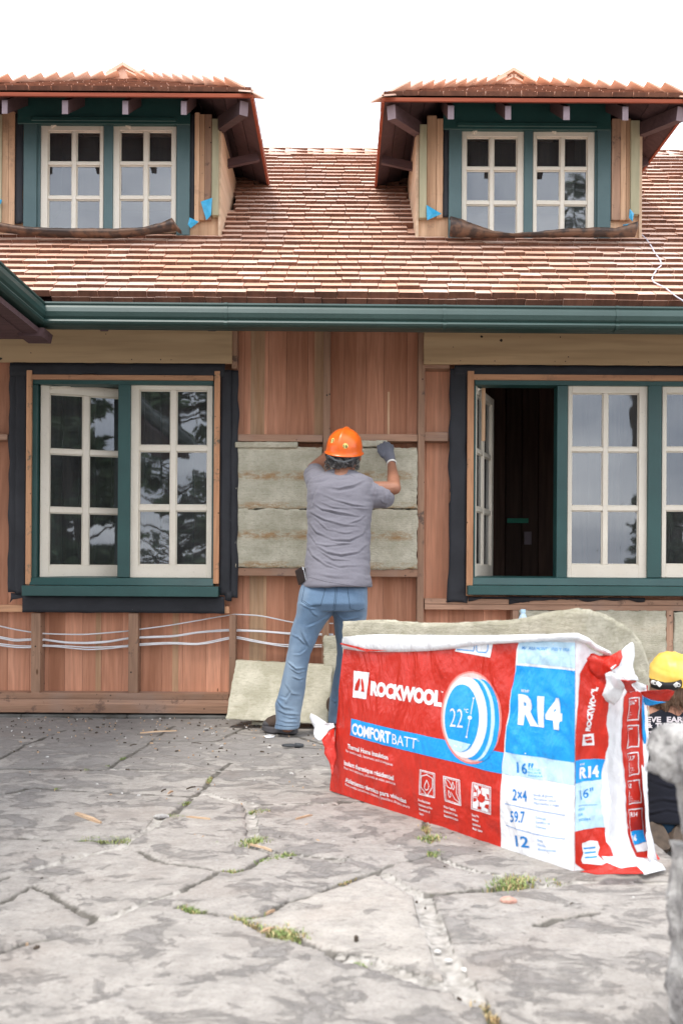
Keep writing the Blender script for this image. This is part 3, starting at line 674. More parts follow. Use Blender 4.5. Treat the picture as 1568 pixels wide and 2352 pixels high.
# dormers -------------------------------------------------------------------------------------------
def roofz(y): return EZ + (y-EY)*math.tan(TH)
def dormer(eL, eR, eV, apx, wall, trims, sashes, studs, tails, cheeks, header, lab, blk):
    Ye = -.28                                       # eave line
    zE = F(*eV, Ye).z
    xl, xr = eL, eR; hw = (xr-xl)/2; cx = (xl+xr)/2; pit = math.tan(R(31)); ya = Ye+hw; za = zE + hw*pit
    yend = EY + (zE-EZ)/math.tan(TH)               # where the side eaves die into the main roof
    yridge = EY + (za-EZ)/math.tan(TH)
    Fp = lambda u, v: F(u, v, DYL)
    # front wall sheet with trims -> part 'dormer'
    d = MB(); zb = roofz(DYL)-.06
    for i_, (u0, u1) in enumerate(wall): 
        x0, x1 = Fp(u0, 400).x, Fp(u1, 400).x; d.box(x0, x1, DYL+.012, DYL+.03, zb, zE+.06)
    d.box(Fp(wall[0][1], 400).x, Fp(wall[1][0], 400).x, DYL+.012, DYL+.03, F(100, header[3]-10, DYL).z, zE+.28)
    x0, x1 = Fp(sashes[0][0]-2, 400).x, Fp(sashes[-1][1]+2, 400).x
    dm = d.build('dormer', M['knotty'], house); tag(dm, lab)
    h = MB(); a = rect(header[0], header[1], header[2], header[3], DYL-.02); h.box(a[0], a[1], DYL-.016, DYL+.03, a[2], zE+.28); b = rect(header[0]+32, header[3]-16, header[2]-32, header[3]-14, DYL-.026); h.box(b[0], b[1], DYL-.026, DYL-.016, b[2]-.02, b[3])
    h.build('window_head', M['teal'], dm, bevel=.003)
    for (u0, v0, u1, v1, y) in trims:
        t = MB(); rbox(t, u0, v0, u1, v1, DYL+y, DYL+.03); t.build('trim', M['teal_pale'], dm, bevel=.003)
    for (u0, v0, u1, v1, mt, y) in studs:
        t = MB(); rbox(t, u0, v0, u1, v1, DYL+y, DYL+.011); t.build('stud', M[mt], dm, bevel=.002)
    for q in blk: torn(*q, y=DYL-.004, amp=3, seed=q[0], wav=.001)
    # cheeks
    for x, s in cheeks:
        c = MB(); p0 = (x, DYL-.004, roofz(DYL-.004)-.04); p1 = (x, DYL-.004, zE+.03); p2 = (x, yend+.1, zE+.03); c.prism([p0, p1, p2], (s*.016, 0, 0), .5); c.build('cheek', M['cheek'], dm)
        f = MB(); f.hexa([(x, DYL-.004, zE+.03), (x+s*.016, DYL-.004, zE+.03), (x+s*.016, ya, zE+.03), (x, ya, zE+.03)]+[(x, DYL-.004, zE+.10), (x+s*.016, DYL-.004, zE+.10), (x+s*.016, ya, zE+.10), (x, ya, zE+.10)]); f.build('frieze', M['soffit'], dm)
    # sashes become a window part
    m0, m1 = sashes[0][1], sashes[1][0]; wm = MB(); rbox(wm, m0+.5, header[3]-2, m1-.5, sashes[0][3]+8, DYL+.0, DYL+.06)
    wo_ = wm.build('window', M['teal_pale'], house, bevel=.002)
    sub1('jamb', wo_, M['teal_pale'], sashes[0][0]-9, header[3]-1, sashes[0][0]-.5, sashes[0][3]+8, DYL+.004, DYL+.06); sub1('jamb', wo_, M['teal_pale'], sashes[-1][1]+.5, header[3]-1, sashes[-1][1]+7, sashes[0][3]+8, DYL+.004, DYL+.06)
    for (u0, u1, v0, v1, cols, rows, st) in sashes:
        sash(wo_, u0, v0, u1, v1, cols, rows, DYL+.012, stay=st)
    # dark lining inside
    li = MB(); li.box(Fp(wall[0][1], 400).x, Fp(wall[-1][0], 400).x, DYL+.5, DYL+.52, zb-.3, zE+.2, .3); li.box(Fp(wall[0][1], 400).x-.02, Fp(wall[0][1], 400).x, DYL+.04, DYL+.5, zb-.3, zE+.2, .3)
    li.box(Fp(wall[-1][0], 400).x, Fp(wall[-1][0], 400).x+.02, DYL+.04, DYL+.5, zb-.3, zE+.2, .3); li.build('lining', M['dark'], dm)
    # roof: three shingled hip slopes on decks
    r_ = MB(); cp, sp = math.cos(R(31)), math.sin(R(31)); sl = hw/cp
    shingles(r_, (cx, Ye, zE+.03), (1,0,0), (0,cp,sp), (0,-sp,cp), lambda t: (-hw+t*cp, hw-t*cp), sl, e=.10, th=.024, wd=(.07,.14), seed=int(cx*10)+20)
    ks = lambda c: c.z < roofz(c.y)-.12
    shingles(r_, (xr, 0, zE+.03), (0,1,0), (-cp,0,sp), (sp,0,cp), lambda t: (Ye+t*cp, yridge), sl, e=.085, th=.014, wd=(.07,.14), seed=31, skip=ks)
    shingles(r_, (xl, 0, zE+.03), (0,1,0), (cp,0,sp), (-sp,0,cp), lambda t: (Ye+t*cp, yridge), sl, e=.085, th=.014, wd=(.07,.14), seed=32, skip=ks)
    # hip caps: overlapping pairs of short boards
    for s in (-1, 1):
        A_ = Vector((cx+s*hw, Ye, zE+.030)); B_ = Vector((cx, ya, za+.030)); n = 11; dv = (B_-A_)/n
        for k in range(n):
            a0 = A_+dv*k+Vector((0,0,.002+.004*random.random())); a1 = A_+dv*(k+1.35)+Vector((0,0,.004)); tn = random.random()
            for off in (Vector((0,-.075,-.040)), Vector((s*.075,0,-.040))):
                r_.hexa([a0+off, a0, a1, a1+off, a0+off+Vector((0,0,.009)), a0+Vector((0,0,.009)), a1+Vector((0,0,.009)), a1+off+Vector((0,0,.009))], tn)
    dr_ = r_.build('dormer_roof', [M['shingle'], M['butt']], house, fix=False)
    g = MB(); y0 = ya-.14                            # little gabled ridge end
    for s in (-1, 1): g.hexa([(cx+s*.11, y0, za+.00), (cx, y0, za+.065), (cx, yridge, za+.065), (cx+s*.11, yridge, za+.0), (cx+s*.11, y0, za+.022), (cx, y0, za+.088), (cx, yridge, za+.088), (cx+s*.11, yridge, za+.022)], .4+.2*s)
    g.add([(cx-.10, y0+.02, za-.02), (cx+.10, y0+.02, za-.02), (cx, y0+.02, za+.07)], [(0,1,2)], .1)
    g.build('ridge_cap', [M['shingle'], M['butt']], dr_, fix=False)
    k = MB()
    def slab(pts, th=.022):
        P = [Vector(p) for p in pts]; k.add(P+[p+Vector((0,0,th)) for p in P], [(0,1,2,3),(7,6,5,4)]+[(i,(i+1)%4,(i+1)%4+4,i+4) for i in range(4)])
    n = 6
    for i in range(n):                               # soffit boards follow the slopes
        f0, f1 = i/n*.6, ((i+1)/n*.6)-.004
        z_ = lambda f: zE+f*hw*pit
        slab([(xl+f0*hw, Ye+f0*hw, z_(f0)), (xr-f0*hw, Ye+f0*hw, z_(f0)), (xr-f1*hw, Ye+f1*hw, z_(f1)), (xl+f1*hw, Ye+f1*hw, z_(f1))])
        for s, xx in ((1, xl), (-1, xr)): slab([(xx+s*f0*hw, Ye+f0*hw, z_(f0)), (xx+s*f0*hw, EY+(z_(f0)-EZ)/math.tan(TH), z_(f0)), (xx+s*f1*hw, EY+(z_(f1)-EZ)/math.tan(TH), z_(f1)), (xx+s*f1*hw, Ye+f1*hw, z_(f1))])
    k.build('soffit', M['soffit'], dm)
    e_ = MB(); e_.box(xl, xr, Ye-.008, Ye+.006, zE+.002, zE+.022, .2); e_.box(xl-.012, xl+.004, Ye, yend, zE-.005, zE+.02, .3); e_.box(xr-.004, xr+.012, Ye, yend, zE-.005, zE+.02, .3); e_.build('edge_board', M['red_edge'], dm)
    for (u0, u1) in tails:
        c0, c1 = F(u0, 240, Ye+.03).x, F(u1, 240, Ye+.03).x; t = MB(); zt = zE-.002; hh = .078
        t.prism([(c0, Ye+.03, zt), (c0, Ye+.03, zt-hh), (c0, DYL, zt-hh+(DYL-Ye)*pit), (c0, DYL, zt+(DYL-Ye)*pit)], (c1-c0, 0, 0), .5); o = t.build('rafter_tail', [M['soffit'], M['tail']], dm)
        for pl in o.data.polygons:
            if pl.normal.y < -.95: pl.material_index = 1
    for s, xx in ((1, xl), (-1, xr)):                # hip rafter to the corner, and a strut under the side eave
        t = MB(); wx = [q for q in cheeks if (q[1] < 0) == (s > 0)]; wx = wx[0][0] if wx else xx+s*.25
        t.beam((xx+s*.045, Ye+.045, zE-.035), (wx, DYL+.02, zE+.04), .05, .075); o = t.build('rafter_tail', [M['soffit'], M['tail']], dm)
        for pl in o.data.polygons:
            if pl.normal.y < -.3 and pl.area < .01: pl.material_index = 1
        t = MB(); t.beam((xx+s*.02, (Ye+yend)/2+.1, zE-.012), (wx, (Ye+yend)/2+.1, zE-.06), .03, .05); t.build('strut', M['soffit'], dm)
    return dict(zE=zE, dm=dm)
xL2 = F(577, 222, -.28).x; xL1 = xL2 - 1.82
DL = dormer(xL1, xL2, (300, 224), None, [(-90, 84), (406, 503)],
    [(54,282,84.5,540,-.012), (405.5,285,436,540,-.012)],
    [(94,238,284,531,[(110,165),(175,230)],[(300,370),(378,448.5),(457,528)],(.07,.13,.012)), (260,405,285,531,[(275,330),(340,394.5)],[(300,370),(378,448.5),(457,528)],(.10,.04,.012))],
    [(5,258,20,522,'knotty',-.014), (20.5,256,34,522,'knotty',-.012), (447,258,458,510,'knotty',-.014), (458.5,262,470,505,'knotty',-.012), (470.5,262,486,505,'stud',-.010), (486.5,272,502,494,'treated',-.03), (-30,262,4,520,'treated',-.02)],
    [(5,18), (143,157), (281.5,295), (416,429)], [(dl[1], 1)], (40,241,436.5,284), 'left dormer', [(436,262,447.5,520), (34,262,54,515)])
xR1 = F(881, 226, -.28).x; xR2 = xR1 + 1.73
DR = dormer(xR1, xR2, (1167, 236), None, [(961, 1058), (1366, 1470)],
    [(1030,290,1059.5,548,-.012), (1371,290,1402,548,-.012)],
    [(1059.5,1202,297,541,[(1070,1124),(1133,1187)],[(314,382),(390,460),(469,535)],(.07,.12,.012)), (1223,1364,297,541,[(1231,1286),(1295,1348.5)],[(314,382),(390,460),(469,535)],(.13,.07,.012))],
    [(963,285,979.5,500,'treated',-.03), (980,265,1002,500,'knotty',-.014), (1002.5,272,1016.5,500,'knotty',-.012), (1404,272,1424,505,'stud',-.012), (1424.5,272,1437,505,'knotty',-.014), (1437.5,272,1447.5,505,'knotty',-.012), (1448,276,1468,492,'treated',-.03)],
    [(1028,1042), (1159.5,1173), (1293,1307.6), (1428.5,1442)], [(dr[0], -1), (dr[1], 1)], (1018,250,1402.5,297), 'right dormer', [(1017,270,1030,500)])
# lead flashing curled along the foot of each dormer window
def flashing(top, bot, curl=.06):
    n = len(top); rows = [[], [], [], []]
    for i in range(n):
        t = F(*top[i], DYL-.12); b = F(*bot[i], DYL-.10); mid = (t+b)/2
        rows[0].append(t+Vector((0,.045,.006))); rows[1].append(t+Vector((0,-.012,0))); rows[2].append(mid+Vector((0,-.035,0))); rows[3].append(b+Vector((0,.0,0)))
    def sub(r_):
        out = []
        for a, b in zip(r_[:-1], r_[1:]):
            for k in range(5): q = a.lerp(b, k/5); out.append(q+Vector((0, .004*noise.noise(q*30), .003*noise.noise(q*24))))
        return out+[r_[-1]]
    mb = MB(); mb.grid([sub(r_) for r_ in rows]); return mb.build('flashing', M['lead'], house, smooth=True, solid=.004, fix=False)
flashing([(-40,505),(0,513),(60,523),(150,527),(260,527),(330,524),(372,514),(396,503),(404,516),(414,528)], [(-40,530),(0,533),(60,540),(150,546),(260,548),(330,541),(380,534),(405,530),(412,536),(418,537)])
flashing([(1033,499),(1060,506),(1090,518),(1130,532),(1170,538),(1240,534),(1290,528),(1340,526),(1380,524),(1410,526),(1440,518),(1463,511)], [(1031,543),(1060,546),(1090,546),(1130,546),(1170,546),(1240,546),(1290,545),(1340,545),(1380,545),(1410,546),(1440,545),(1457,544)])
def scrap(name, px, Y, mat, parent=None, thick=.002, crump=.01, label=None, cat=None):
    P = [F(u, v, Y) for u, v in px]; mb = MB(); c = sum(P, Vector())/len(P); mb.v = []
    vs = [c+Vector((0,-crump,0))]; n = len(P)
    for p_ in P: vs.append(p_+Vector((0, crump*noise.noise(p_*50)*2, 0)))
    mb.add(vs, [(0, i+1, (i+1)%n+1) for i in range(n)]); o = mb.build(name, mat, parent, smooth=False, solid=thick, fix=False, origin=None if parent else P[0]); tag(o, label, cat); return o
scrap('membrane', [(461,463),(487,453),(485,495),(474,505)], DYL-.04, M['blue_tape'], house)
scrap('membrane', [(436,500),(456,508),(438,524),(432,516)], DYL-.06, M['blue_tape'], house)
scrap('membrane', [(979,470),(1014,490),(990,502),(980,506)], DYL-.04, M['blue_tape'], house)
scrap('membrane', [(1445,480),(1455,490),(1452,508),(1443,500)], DYL-.05, M['blue_tape'], house)
scrap('membrane', [(1428,516),(1448,512),(1438,522)], DYL-.13, M['blue_tape'], house)
scrap('membrane', [(0,458),(6,460),(5,470),(-6,472)], DYL-.04, M['blue_tape'], house)
# ------------------------------------------------------------------ mineral wool batts
def slabpts(o, ex, ey, ez, nx, nz, rag=.008, rough=.005, seed=0, curve=None):
    """closed slab: o = lower front corner, ex along, ez up, ey thickness vector; ragged noisy faces"""
    o, ex, ey, ez = map(Vector, (o, ex, ey, ez)); lx, lz = ex.length, ez.length; ny = 3; nyv = ey.normalized()
    idx = {}; vs = []; fs = []
    def pt(i, j, k):
        key = (i, j, k)
        if key in idx: return idx[key]
        a, b, c = i/nx, j/ny, k/nz
        q = o+ex*a+ey*b+ez*c
        if curve: q = curve(q, a, b, c)
        n3 = lambda f, s_: noise.fractal(q*f+Vector((s_, s_, seed)), 1.0, 2.0, 4)
        if i in (0, nx): q = q + ex.normalized()*(rag*n3(16, 1)+rag*.6*n3(50, 4))
        if k in (0, nz): q = q + ez.normalized()*(rag*n3(14, 2)+rag*.6*n3(50, 7))
        if j in (0, ny): q = q + nyv*(rough*n3(11, 3)+rough*.5*n3(45, 5))*(1 if j == 0 else -1)
        idx[key] = len(vs); vs.append(q); return idx[key]
    for i in range(nx):
        for k in range(nz):
            fs.append((pt(i,0,k), pt(i+1,0,k), pt(i+1,0,k+1), pt(i,0,k+1))); fs.append((pt(i,ny,k), pt(i,ny,k+1), pt(i+1,ny,k+1), pt(i+1,ny,k)))
    for i in range(nx):
        for j in range(ny):
            fs.append((pt(i,j,0), pt(i,j+1,0), pt(i+1,j+1,0), pt(i+1,j,0))); fs.append((pt(i,j,nz), pt(i+1,j,nz), pt(i+1,j+1,nz), pt(i,j+1,nz)))
    for k in range(nz):
        for j in range(ny):
            fs.append((pt(0,j,k), pt(0,j,k+1), pt(0,j+1,k+1), pt(0,j+1,k))); fs.append((pt(nx,j,k), pt(nx,j+1,k), pt(nx,j+1,k+1), pt(nx,j,k+1)))
    return vs, fs
def batt(label, o, ex, ey, ez, tint=1.0, rag=.008, rough=.0035, seed=0, group=None, cell=.011, name='insulation_batt', curve=None):
    nx = max(4, int(Vector(ex).length/cell)); nz = max(4, int(Vector(ez).length/cell))
    vs, fs = slabpts(o, ex, ey, ez, nx, nz, rag, rough, seed, curve); mb = MB(); mb.add(vs, fs, tint)
    ob = mb.build(name, M['wool'], origin=o, smooth=True, fix=False); tag(ob, label, 'insulation', group); return ob
def wbatt(label, u0, v0, u1, v1, **k):
    x0, x1, z0, z1 = rect(u0, v0, u1, v1, 0.0); y = k.pop('y', -.004)
    return batt(label, (x0, y, z0), (x1-x0, 0, 0), (0, .086-y, 0), (0, 0, z1-z0), group='insulation batts', **k)
wbatt('upper grey green insulation batt left of the standing worker', 542, 1027, 740, 1168.5, seed=1)
wbatt('lower grey green insulation batt left of the standing worker', 541, 1169.5, 740, 1304.5, seed=2, rough=.007)
wbatt('upper grey green insulation batt right of the standing worker, under his gloved hand', 758, 1028, 957.5, 1168, seed=3, y=-.006)
wbatt('lower grey green insulation batt right of the standing worker, down to the block', 758, 1169, 957.5, 1307, seed=4)
wbatt('thin torn strip of insulation stuffed above the batt left of the hard hat', 542, 1016, 683, 1029, seed=5, tint=.2, rag=.004, y=-.016, name='insulation_strip')
wbatt('thin loose strip of insulation lifted over the batt beside the gloved hand', 790, 1013, 888, 1027, seed=6, tint=.2, rag=.005, y=-.022, name='insulation_strip')
wbatt('insulation batt under the right window, left of the bottle end of the wall', 1191, 1403, 1349, 1590, seed=7, tint=.2)
wbatt('insulation batt under the right window between two studs above the yellow hard hat', 1367, 1403, 1528, 1590, seed=8, tint=.2)
wbatt('insulation batt under the right window at the right edge of the photo', 1546, 1405, 1640, 1590, seed=9, tint=.2)
# pieces leaning against the foot of the wall
P0 = G(520, 1656, .014); 
def lean(label, bl, br, tl, tr, Yb, Yt, th, seed, **k):
    a = F(*bl, Yb); b = F(*br, Yb); c = F(*tl, Yt); 
    return batt(label, a, b-a, (0, th, th*.1), c-a, seed=seed, group='insulation batts', **k)
lean('tall narrow offcut of insulation standing on end behind the worker\'s legs', (742,1648), (790,1648), (744,1462), (792,1462), -.20, -.07, .05, 21, tint=.0, rough=.012, rag=.014)
lean('square insulation batt leaning against the wall behind the worker\'s left leg', (519,1652), (752,1664), (541,1519), (758,1519), -.37, -.13, .06, 22, tint=.0, rag=.006)
mb = MB(); a = G(588, 1666, 0); vs, fs = slabpts(a+Vector((-.02,-.02,.002)), (.18,0,0), (0,.10,0), (0,0,.022), 16, 3, .008, .006, 33); mb.add(vs, fs, 0)
tag(mb.build('insulation_offcut', M['wool'], origin=a, smooth=True, fix=False), 'small flat offcut of insulation under the leaning batt beside the boot', 'insulation', 'insulation batts')

# ------------------------------------------------------------------ white electrical cables through the studs
def cable(label, pts, n=1, spread=.012, y=.045, seed=0):
    mb = MB(); P = [F(u, v, y) for u, v in pts]
    for k in range(n):
        path = []
        for a, b in zip(P[:-1], P[1:]):
            for t in np.linspace(0, 1, 7)[:-1]: path.append(a.lerp(b, float(t)))
        path.append(P[-1]); L_ = len(path)
        # smooth, then let each strand of the pair wander a little
        for _ in range(3): path = [path[0]]+[(path[i-1]+path[i]*2+path[i+1])/4 for i in range(1, L_-1)]+[path[-1]]
        path = [p+Vector((0, k*.006, (k-.5*(n-1))*spread*(.35+1.1*abs(noise.noise(Vector((p.x*2.3, seed, k))))))) for p in path]
        mb.tube(path, .0042, 7, .5, flat=1.5)
    o = mb.build('electrical_cable', M['cable'], smooth=True, origin=P[0]); tag(o, label, 'cable', 'white cables run through the studs'); return o
cable('topmost of the white cables, a single thin line below the left window', [(-60,1425),(0,1438),(35,1446),(72,1452),(93,1455),(150,1457),(200,1457.5),(295,1449.5),(317,1446),(380,1438),(440,1428),(500,1417),(526,1413),(541,1411),(600,1414),(672,1430),(700,1432),(765,1432)], 1, seed=1)
cable('middle pair of white cables below the left window', [(-60,1455),(0,1464),(35,1471),(72,1469),(93,1468),(150,1476),(200,1477),(250,1474),(295,1466),(317,1464),(400,1462),(450,1453),(500,1449),(526,1448),(541,1448),(600,1450),(668,1456),(765,1458)], 2, seed=4)
cable('lowest pair of white cables below the left window, crossing the leaning insulation', [(-60,1470),(0,1481),(40,1486),(72,1486),(93,1483),(130,1484),(200,1490),(250,1488),(295,1484),(317,1481),(400,1477),(450,1480),(480,1476),(526,1466),(541,1464),(590,1474),(640,1482),(668,1484),(765,1484)], 2, spread=.016, seed=9)

# ------------------------------------------------------------------ text helper
TXT = {}
def text_geo(body, off=0.0, spacing=1.0):
    key = (body, off, spacing)
    if key not in TXT:
        c = bpy.data.curves.new('lettering', 'FONT'); c.body = body; c.size = 1; c.offset = off; c.space_character = spacing; c.resolution_u = 3; c.fill_mode = 'FRONT' if hasattr(c, 'fill_mode') else c.fill_mode
        o = bpy.data.objects.new('lettering', c); COL.objects.link(o); dg = bpy.context.evaluated_depsgraph_get(); dg.update()
        me = o.evaluated_get(dg).to_mesh(); vs = [(v.co.x, v.co.y) for v in me.vertices]; fs = [tuple(p_.vertices) for p_ in me.polygons]
        bpy.data.objects.remove(o); bpy.data.curves.remove(c); TXT[key] = (vs, fs)
    return TXT[key]
CAPH = .73
class Sheet:
    """a printed sheet: plane origin o, axes d (along) and up, normal n towards the viewer, height field disp(s,t)"""
    def __init__(s, o, d, n, disp): s.o = Vector(o); s.d = Vector(d); s.n = Vector(n); s.disp = disp; s.up = Vector((0,0,1)); s.cell = .016
    def st(s, u, v):
        r = ray(u, v); c = Vector((0, CAMY, CAMZ)); k = (s.o-c).dot(s.n)/r.dot(s.n); p = c+r*k-s.o; return p.dot(s.d), p.z
    def at(s, a, t, off=0.0): return s.o+s.d*a+s.up*t+s.n*(s.disp(a, t)+off)
    def lay(s, vs, fs, off, name, mat, parent, cell=None, smooth=True):
        cell = cell or s.cell; bm = bmesh.new(); V = [bm.verts.new((x, y, 0)) for x, y in vs]
        for f in fs:
            try: bm.faces.new([V[i] for i in f])
            except ValueError: pass
        xs = [q[0] for q in vs]; ys = [q[1] for q in vs]
        for i in range(int(math.floor(min(xs)/cell))+1, int(math.ceil(max(xs)/cell))): bmesh.ops.bisect_plane(bm, geom=bm.verts[:]+bm.edges[:]+bm.faces[:], plane_co=(i*cell, 0, 0), plane_no=(1, 0, 0))
        for i in range(int(math.floor(min(ys)/cell))+1, int(math.ceil(max(ys)/cell))): bmesh.ops.bisect_plane(bm, geom=bm.verts[:]+bm.edges[:]+bm.faces[:], plane_co=(0, i*cell, 0), plane_no=(0, 1, 0))
        for v in bm.verts: v.co = s.at(v.co.x, v.co.y, off)
        bmesh.ops.triangulate(bm, faces=bm.faces[:]); bm.normal_update()
        for f in bm.faces:
            if f.normal.dot(s.n) < 0: f.normal_flip()
        me = bpy.data.meshes.new(name); bm.to_mesh(me); bm.free(); me.materials.append(mat)
        if smooth: me.polygons.foreach_set('use_smooth', [True]*len(me.polygons))
        return place(name, me, parent)
    def poly(s, px, off, name, mat, parent, **k):
        P = [s.st(u, v) for u, v in px]; return s.lay(P, [list(range(len(P)))], off, name, mat, parent, **k)
    def lines(s, segs, width, off, name, mat, parent):
        vs = []; fs = []
        for pl in segs:
            P = [Vector(s.st(u, v)) for u, v in pl]
            for a, b in zip(P[:-1], P[1:]):
                dd = (b-a).normalized(); nn = Vector((-dd.y, dd.x))*width/2; e = dd*width*.35; n = len(vs)
                vs += [tuple(a-e+nn), tuple(a-e-nn), tuple(b+e-nn), tuple(b+e+nn)]; fs.append((n, n+1, n+2, n+3))
        return s.lay(vs, fs, off, name, mat, parent)
    def write(s, body, a, b, cap, off, name, mat, parent, bold=0.0, spacing=1.0):
        """baseline px a -> b, capital height cap px"""
        A_ = Vector(s.st(*a)); B_ = Vector(s.st(*b)); C_ = Vector(s.st(a[0]+cap[0], a[1]+cap[1])) if hasattr(cap, '__len__') else Vector(s.st(a[0], a[1]-cap))
        vs, fs = text_geo(body, bold, spacing); x0 = min(v[0] for v in vs); x1 = max(v[0] for v in vs); ex = (B_-A_)/(x1-x0); ey = (C_-A_)/CAPH
        q = [tuple(A_+ex*(x-x0)+ey*y) for x, y in vs]; return s.lay(q, fs, off, name, mat, parent)

# ------------------------------------------------------------------ the torn bag of insulation
FBb, NBb = G(757, 1817), G(1318, 2003)
bag = empty('insulation_bag', ((FBb+NBb)/2).to_tuple(), 'open red, white and blue plastic bag of insulation batts standing on the paving', 'bag')
dF = (NBb-FBb); LB = dF.length; dF.normalize(); nF = Vector((dF.y, -dF.x, 0)); 
if nF.y > 0: nF = -nF
def edge(x): return max(0.0, min(1.0, x))
def dispF(a, t):
    e1 = edge((LB-a)/.05); e0 = edge((a+.12)/.10); eb = edge((t+.0)/.07); m = e1*e0*eb
    base = .018*math.sin(max(0, min(1, a/LB))*math.pi)*math.sin(max(0, min(1, (t+.05)/.70))*math.pi)
    wr_ = .009*noise.noise(Vector((a*3.2, t*2.4, 2))) + .0042*noise.noise(Vector((a*13+t*4, t*5, 5))) + .0022*(.5-abs(noise.noise(Vector((a*22-t*9, t*12, 9)))))
    dg = .004*math.exp(-((a-.05-(.62-t)*.35)/.03)**2)*edge((.62-t)*4) - .003*math.exp(-((a-.18-(.5-t)*.5)/.02)**2)*edge((.5-t)*3)
    low = .006*math.sin(a*46+3*noise.noise(Vector((a*4, 0, 1))))*edge((.11-t)/.1)
    nr = .010*(noise.noise(Vector((a*18+t*22, t*10-a*8, 4))))*edge((a-LB*.72)/.15)*edge((t-.1)/.2)
    return (base + wr_ + dg + low + nr)*m
SF = Sheet(FBb, dF, nF, dispF); SF.o.z = 0
C3 = lambda x, y: (752.6+.28*x, 1473.9+.28*y)      # crop of the left part of the label
C4 = lambda x, y: (1129+.28*x, 1442.6+.28*y)       # crop of the right part
c3 = lambda *p: [C3(*q) for q in p]
c4 = lambda *p: [C4(*q) for q in p]
outline = [(757,1817),(775,1826),(815,1838),(870,1858),(930,1880),(990,1904),(1050,1928),(1105,1949),(1145,1960),(1200,1976),(1260,1993),(1318,2003)]
front = [SF.st(*p) for p in outline[:1]]
bot = [(SF.st(*p)[0], max(0.002, SF.st(*p)[1])) for p in outline]; bot[-1] = (LB, .002)
left = [SF.st(*p) for p in ((768,1740),(772,1680),(778,1600),(786,1530),(792,1478))]
top = [SF.st(*p) for p in ((792,1476),(900,1472),(1050,1470),(1200,1466))]+[(LB, SF.st(1322,1468)[1])]
HT = top[-1][1]
ring = bot+list(reversed(top))+list(reversed(left))[1:]
body = SF.lay(ring, [list(range(len(ring)))], 0, 'bag_front', M['f_red'], bag)
# white-blue panel at the near end of the front
wcol = [(LB, .002), (LB, HT)]; s1 = [SF.st(*C4(*p)) for p in ((218,100),(215,130),(188,400),(150,700),(128,900),(106,1190),(90,1500),(75,1800),(68,1835))]
s1[-1] = (s1[-1][0], .002)
SF.lay(wcol+s1, [list(range(len(wcol+s1)))], .0012, 'label_panel', M['f_white'], bag)
pale = [SF.st(*C4(*p)) for p in ((222,105),(218,285),(610,322))]+[(LB, SF.st(*C4(690,330))[1]), (LB, HT-.01)]
SF.lay(pale, [list(range(5))], .0022, 'label_panel', M['f_pale'], bag)
blue = [SF.st(*C4(*p)) for p in ((205,305),(185,420),(165,650),(140,850),(130,1015),(630,1098))]+[(LB, SF.st(*C4(665,1100))[1]), (LB, SF.st(*C4(690,352))[1])]
SF.lay(blue, [list(range(len(blue)))], .0022, 'label_panel', M['f_blue'], bag)
pb = [SF.st(*C4(*p)) for p in ((128,1018),(108,1188))]+[(LB, SF.st(*C4(665,1285))[1]), (LB, SF.st(*C4(665,1102))[1])]
SF.lay(pb, [[0,1,2,3]], .0022, 'label_panel', M['f_pale'], bag)
WH, BL = M['f_white'], M['f_blue']
SF.write('MADERA', C4(250,172), C4(358,180), 7, .0032, 'lettering', M['f_blue_d'], bag, .01); SF.write('MONTANTES Y VIGA', C4(366,180), C4(640,190), 7, .0032, 'lettering', M['f_blue'], bag)
SF.write('RSI 2.47', C4(250,520), C4(318,527), 5.5, .0034, 'lettering', WH, bag, .03)
SF.write('R14', C4(230,770), C4(572,822), 64, .0034, 'lettering', WH, bag, .055, .92)
SF.write('16"', C4(222,1180), C4(350,1200), 25, .0034, 'lettering', M['f_blue_d'], bag, .02)
for i, tx in enumerate(('WOOD STUDS', 'BOIS', 'MADERA')): SF.write(tx, C4(318,1160+i*26), C4(398+i*14,1170+i*26), 4.5, .0034, 'lettering', BL, bag)
SF.write('2×4', C4(190,1405), C4(308,1418), 26, .0024, 'lettering', M['f_blue_d'], bag, .02)
for i, tx in enumerate(('Studs & Joists', 'Montants et solives', 'Montantes y vigas')): SF.write(tx, C4(357+i*5,1374+i*33), C4(512+i*24,1388+i*37), 5.5, .0024, 'lettering', M['f_blue_d'], bag)
SF.write('59.7', C4(172,1585), C4(290,1590), 26, .0024, 'lettering', M['f_blue_d'], bag, .02)
for i, tx in enumerate(('Coverage', 'Superficie de', 'Cobertura')): SF.write(tx, C4(376,1556+i*38), C4(462+(i==1)*30,1572+i*38), 5.5, .0024, 'lettering', BL, bag)
SF.write('12', C4(205,1785), C4(314,1800), 26, .0024, 'lettering', M['f_blue_d'], bag, .02)
for i, tx in enumerate(('Batts', 'Matelas', 'Bloques aislantes')): SF.write(tx, C4(385,1745+i*38), C4(432+i*22+(i==2)*65,1755+i*39), 5.5, .0024, 'lettering', BL, bag)
SF.lines([c4((135,1435),(300,1475),(605,1535)), c4((133,1613),(360,1685),(605,1728))], .0016, .0024, 'rule', M['f_blue_d'], bag)
# remains of the top label
SF.poly(c3((1050,78),(1062,42),(1356,20),(1340,130)), .0012, 'label_panel', WH, bag)
SF.lines([c3((1070,62),(1200,76),(1206,38)), c3((1225,30),(1226,70),(1240,84),(1305,88),(1320,70),(1320,25))], .003, .0022, 'rule', M['f_blue'], bag)
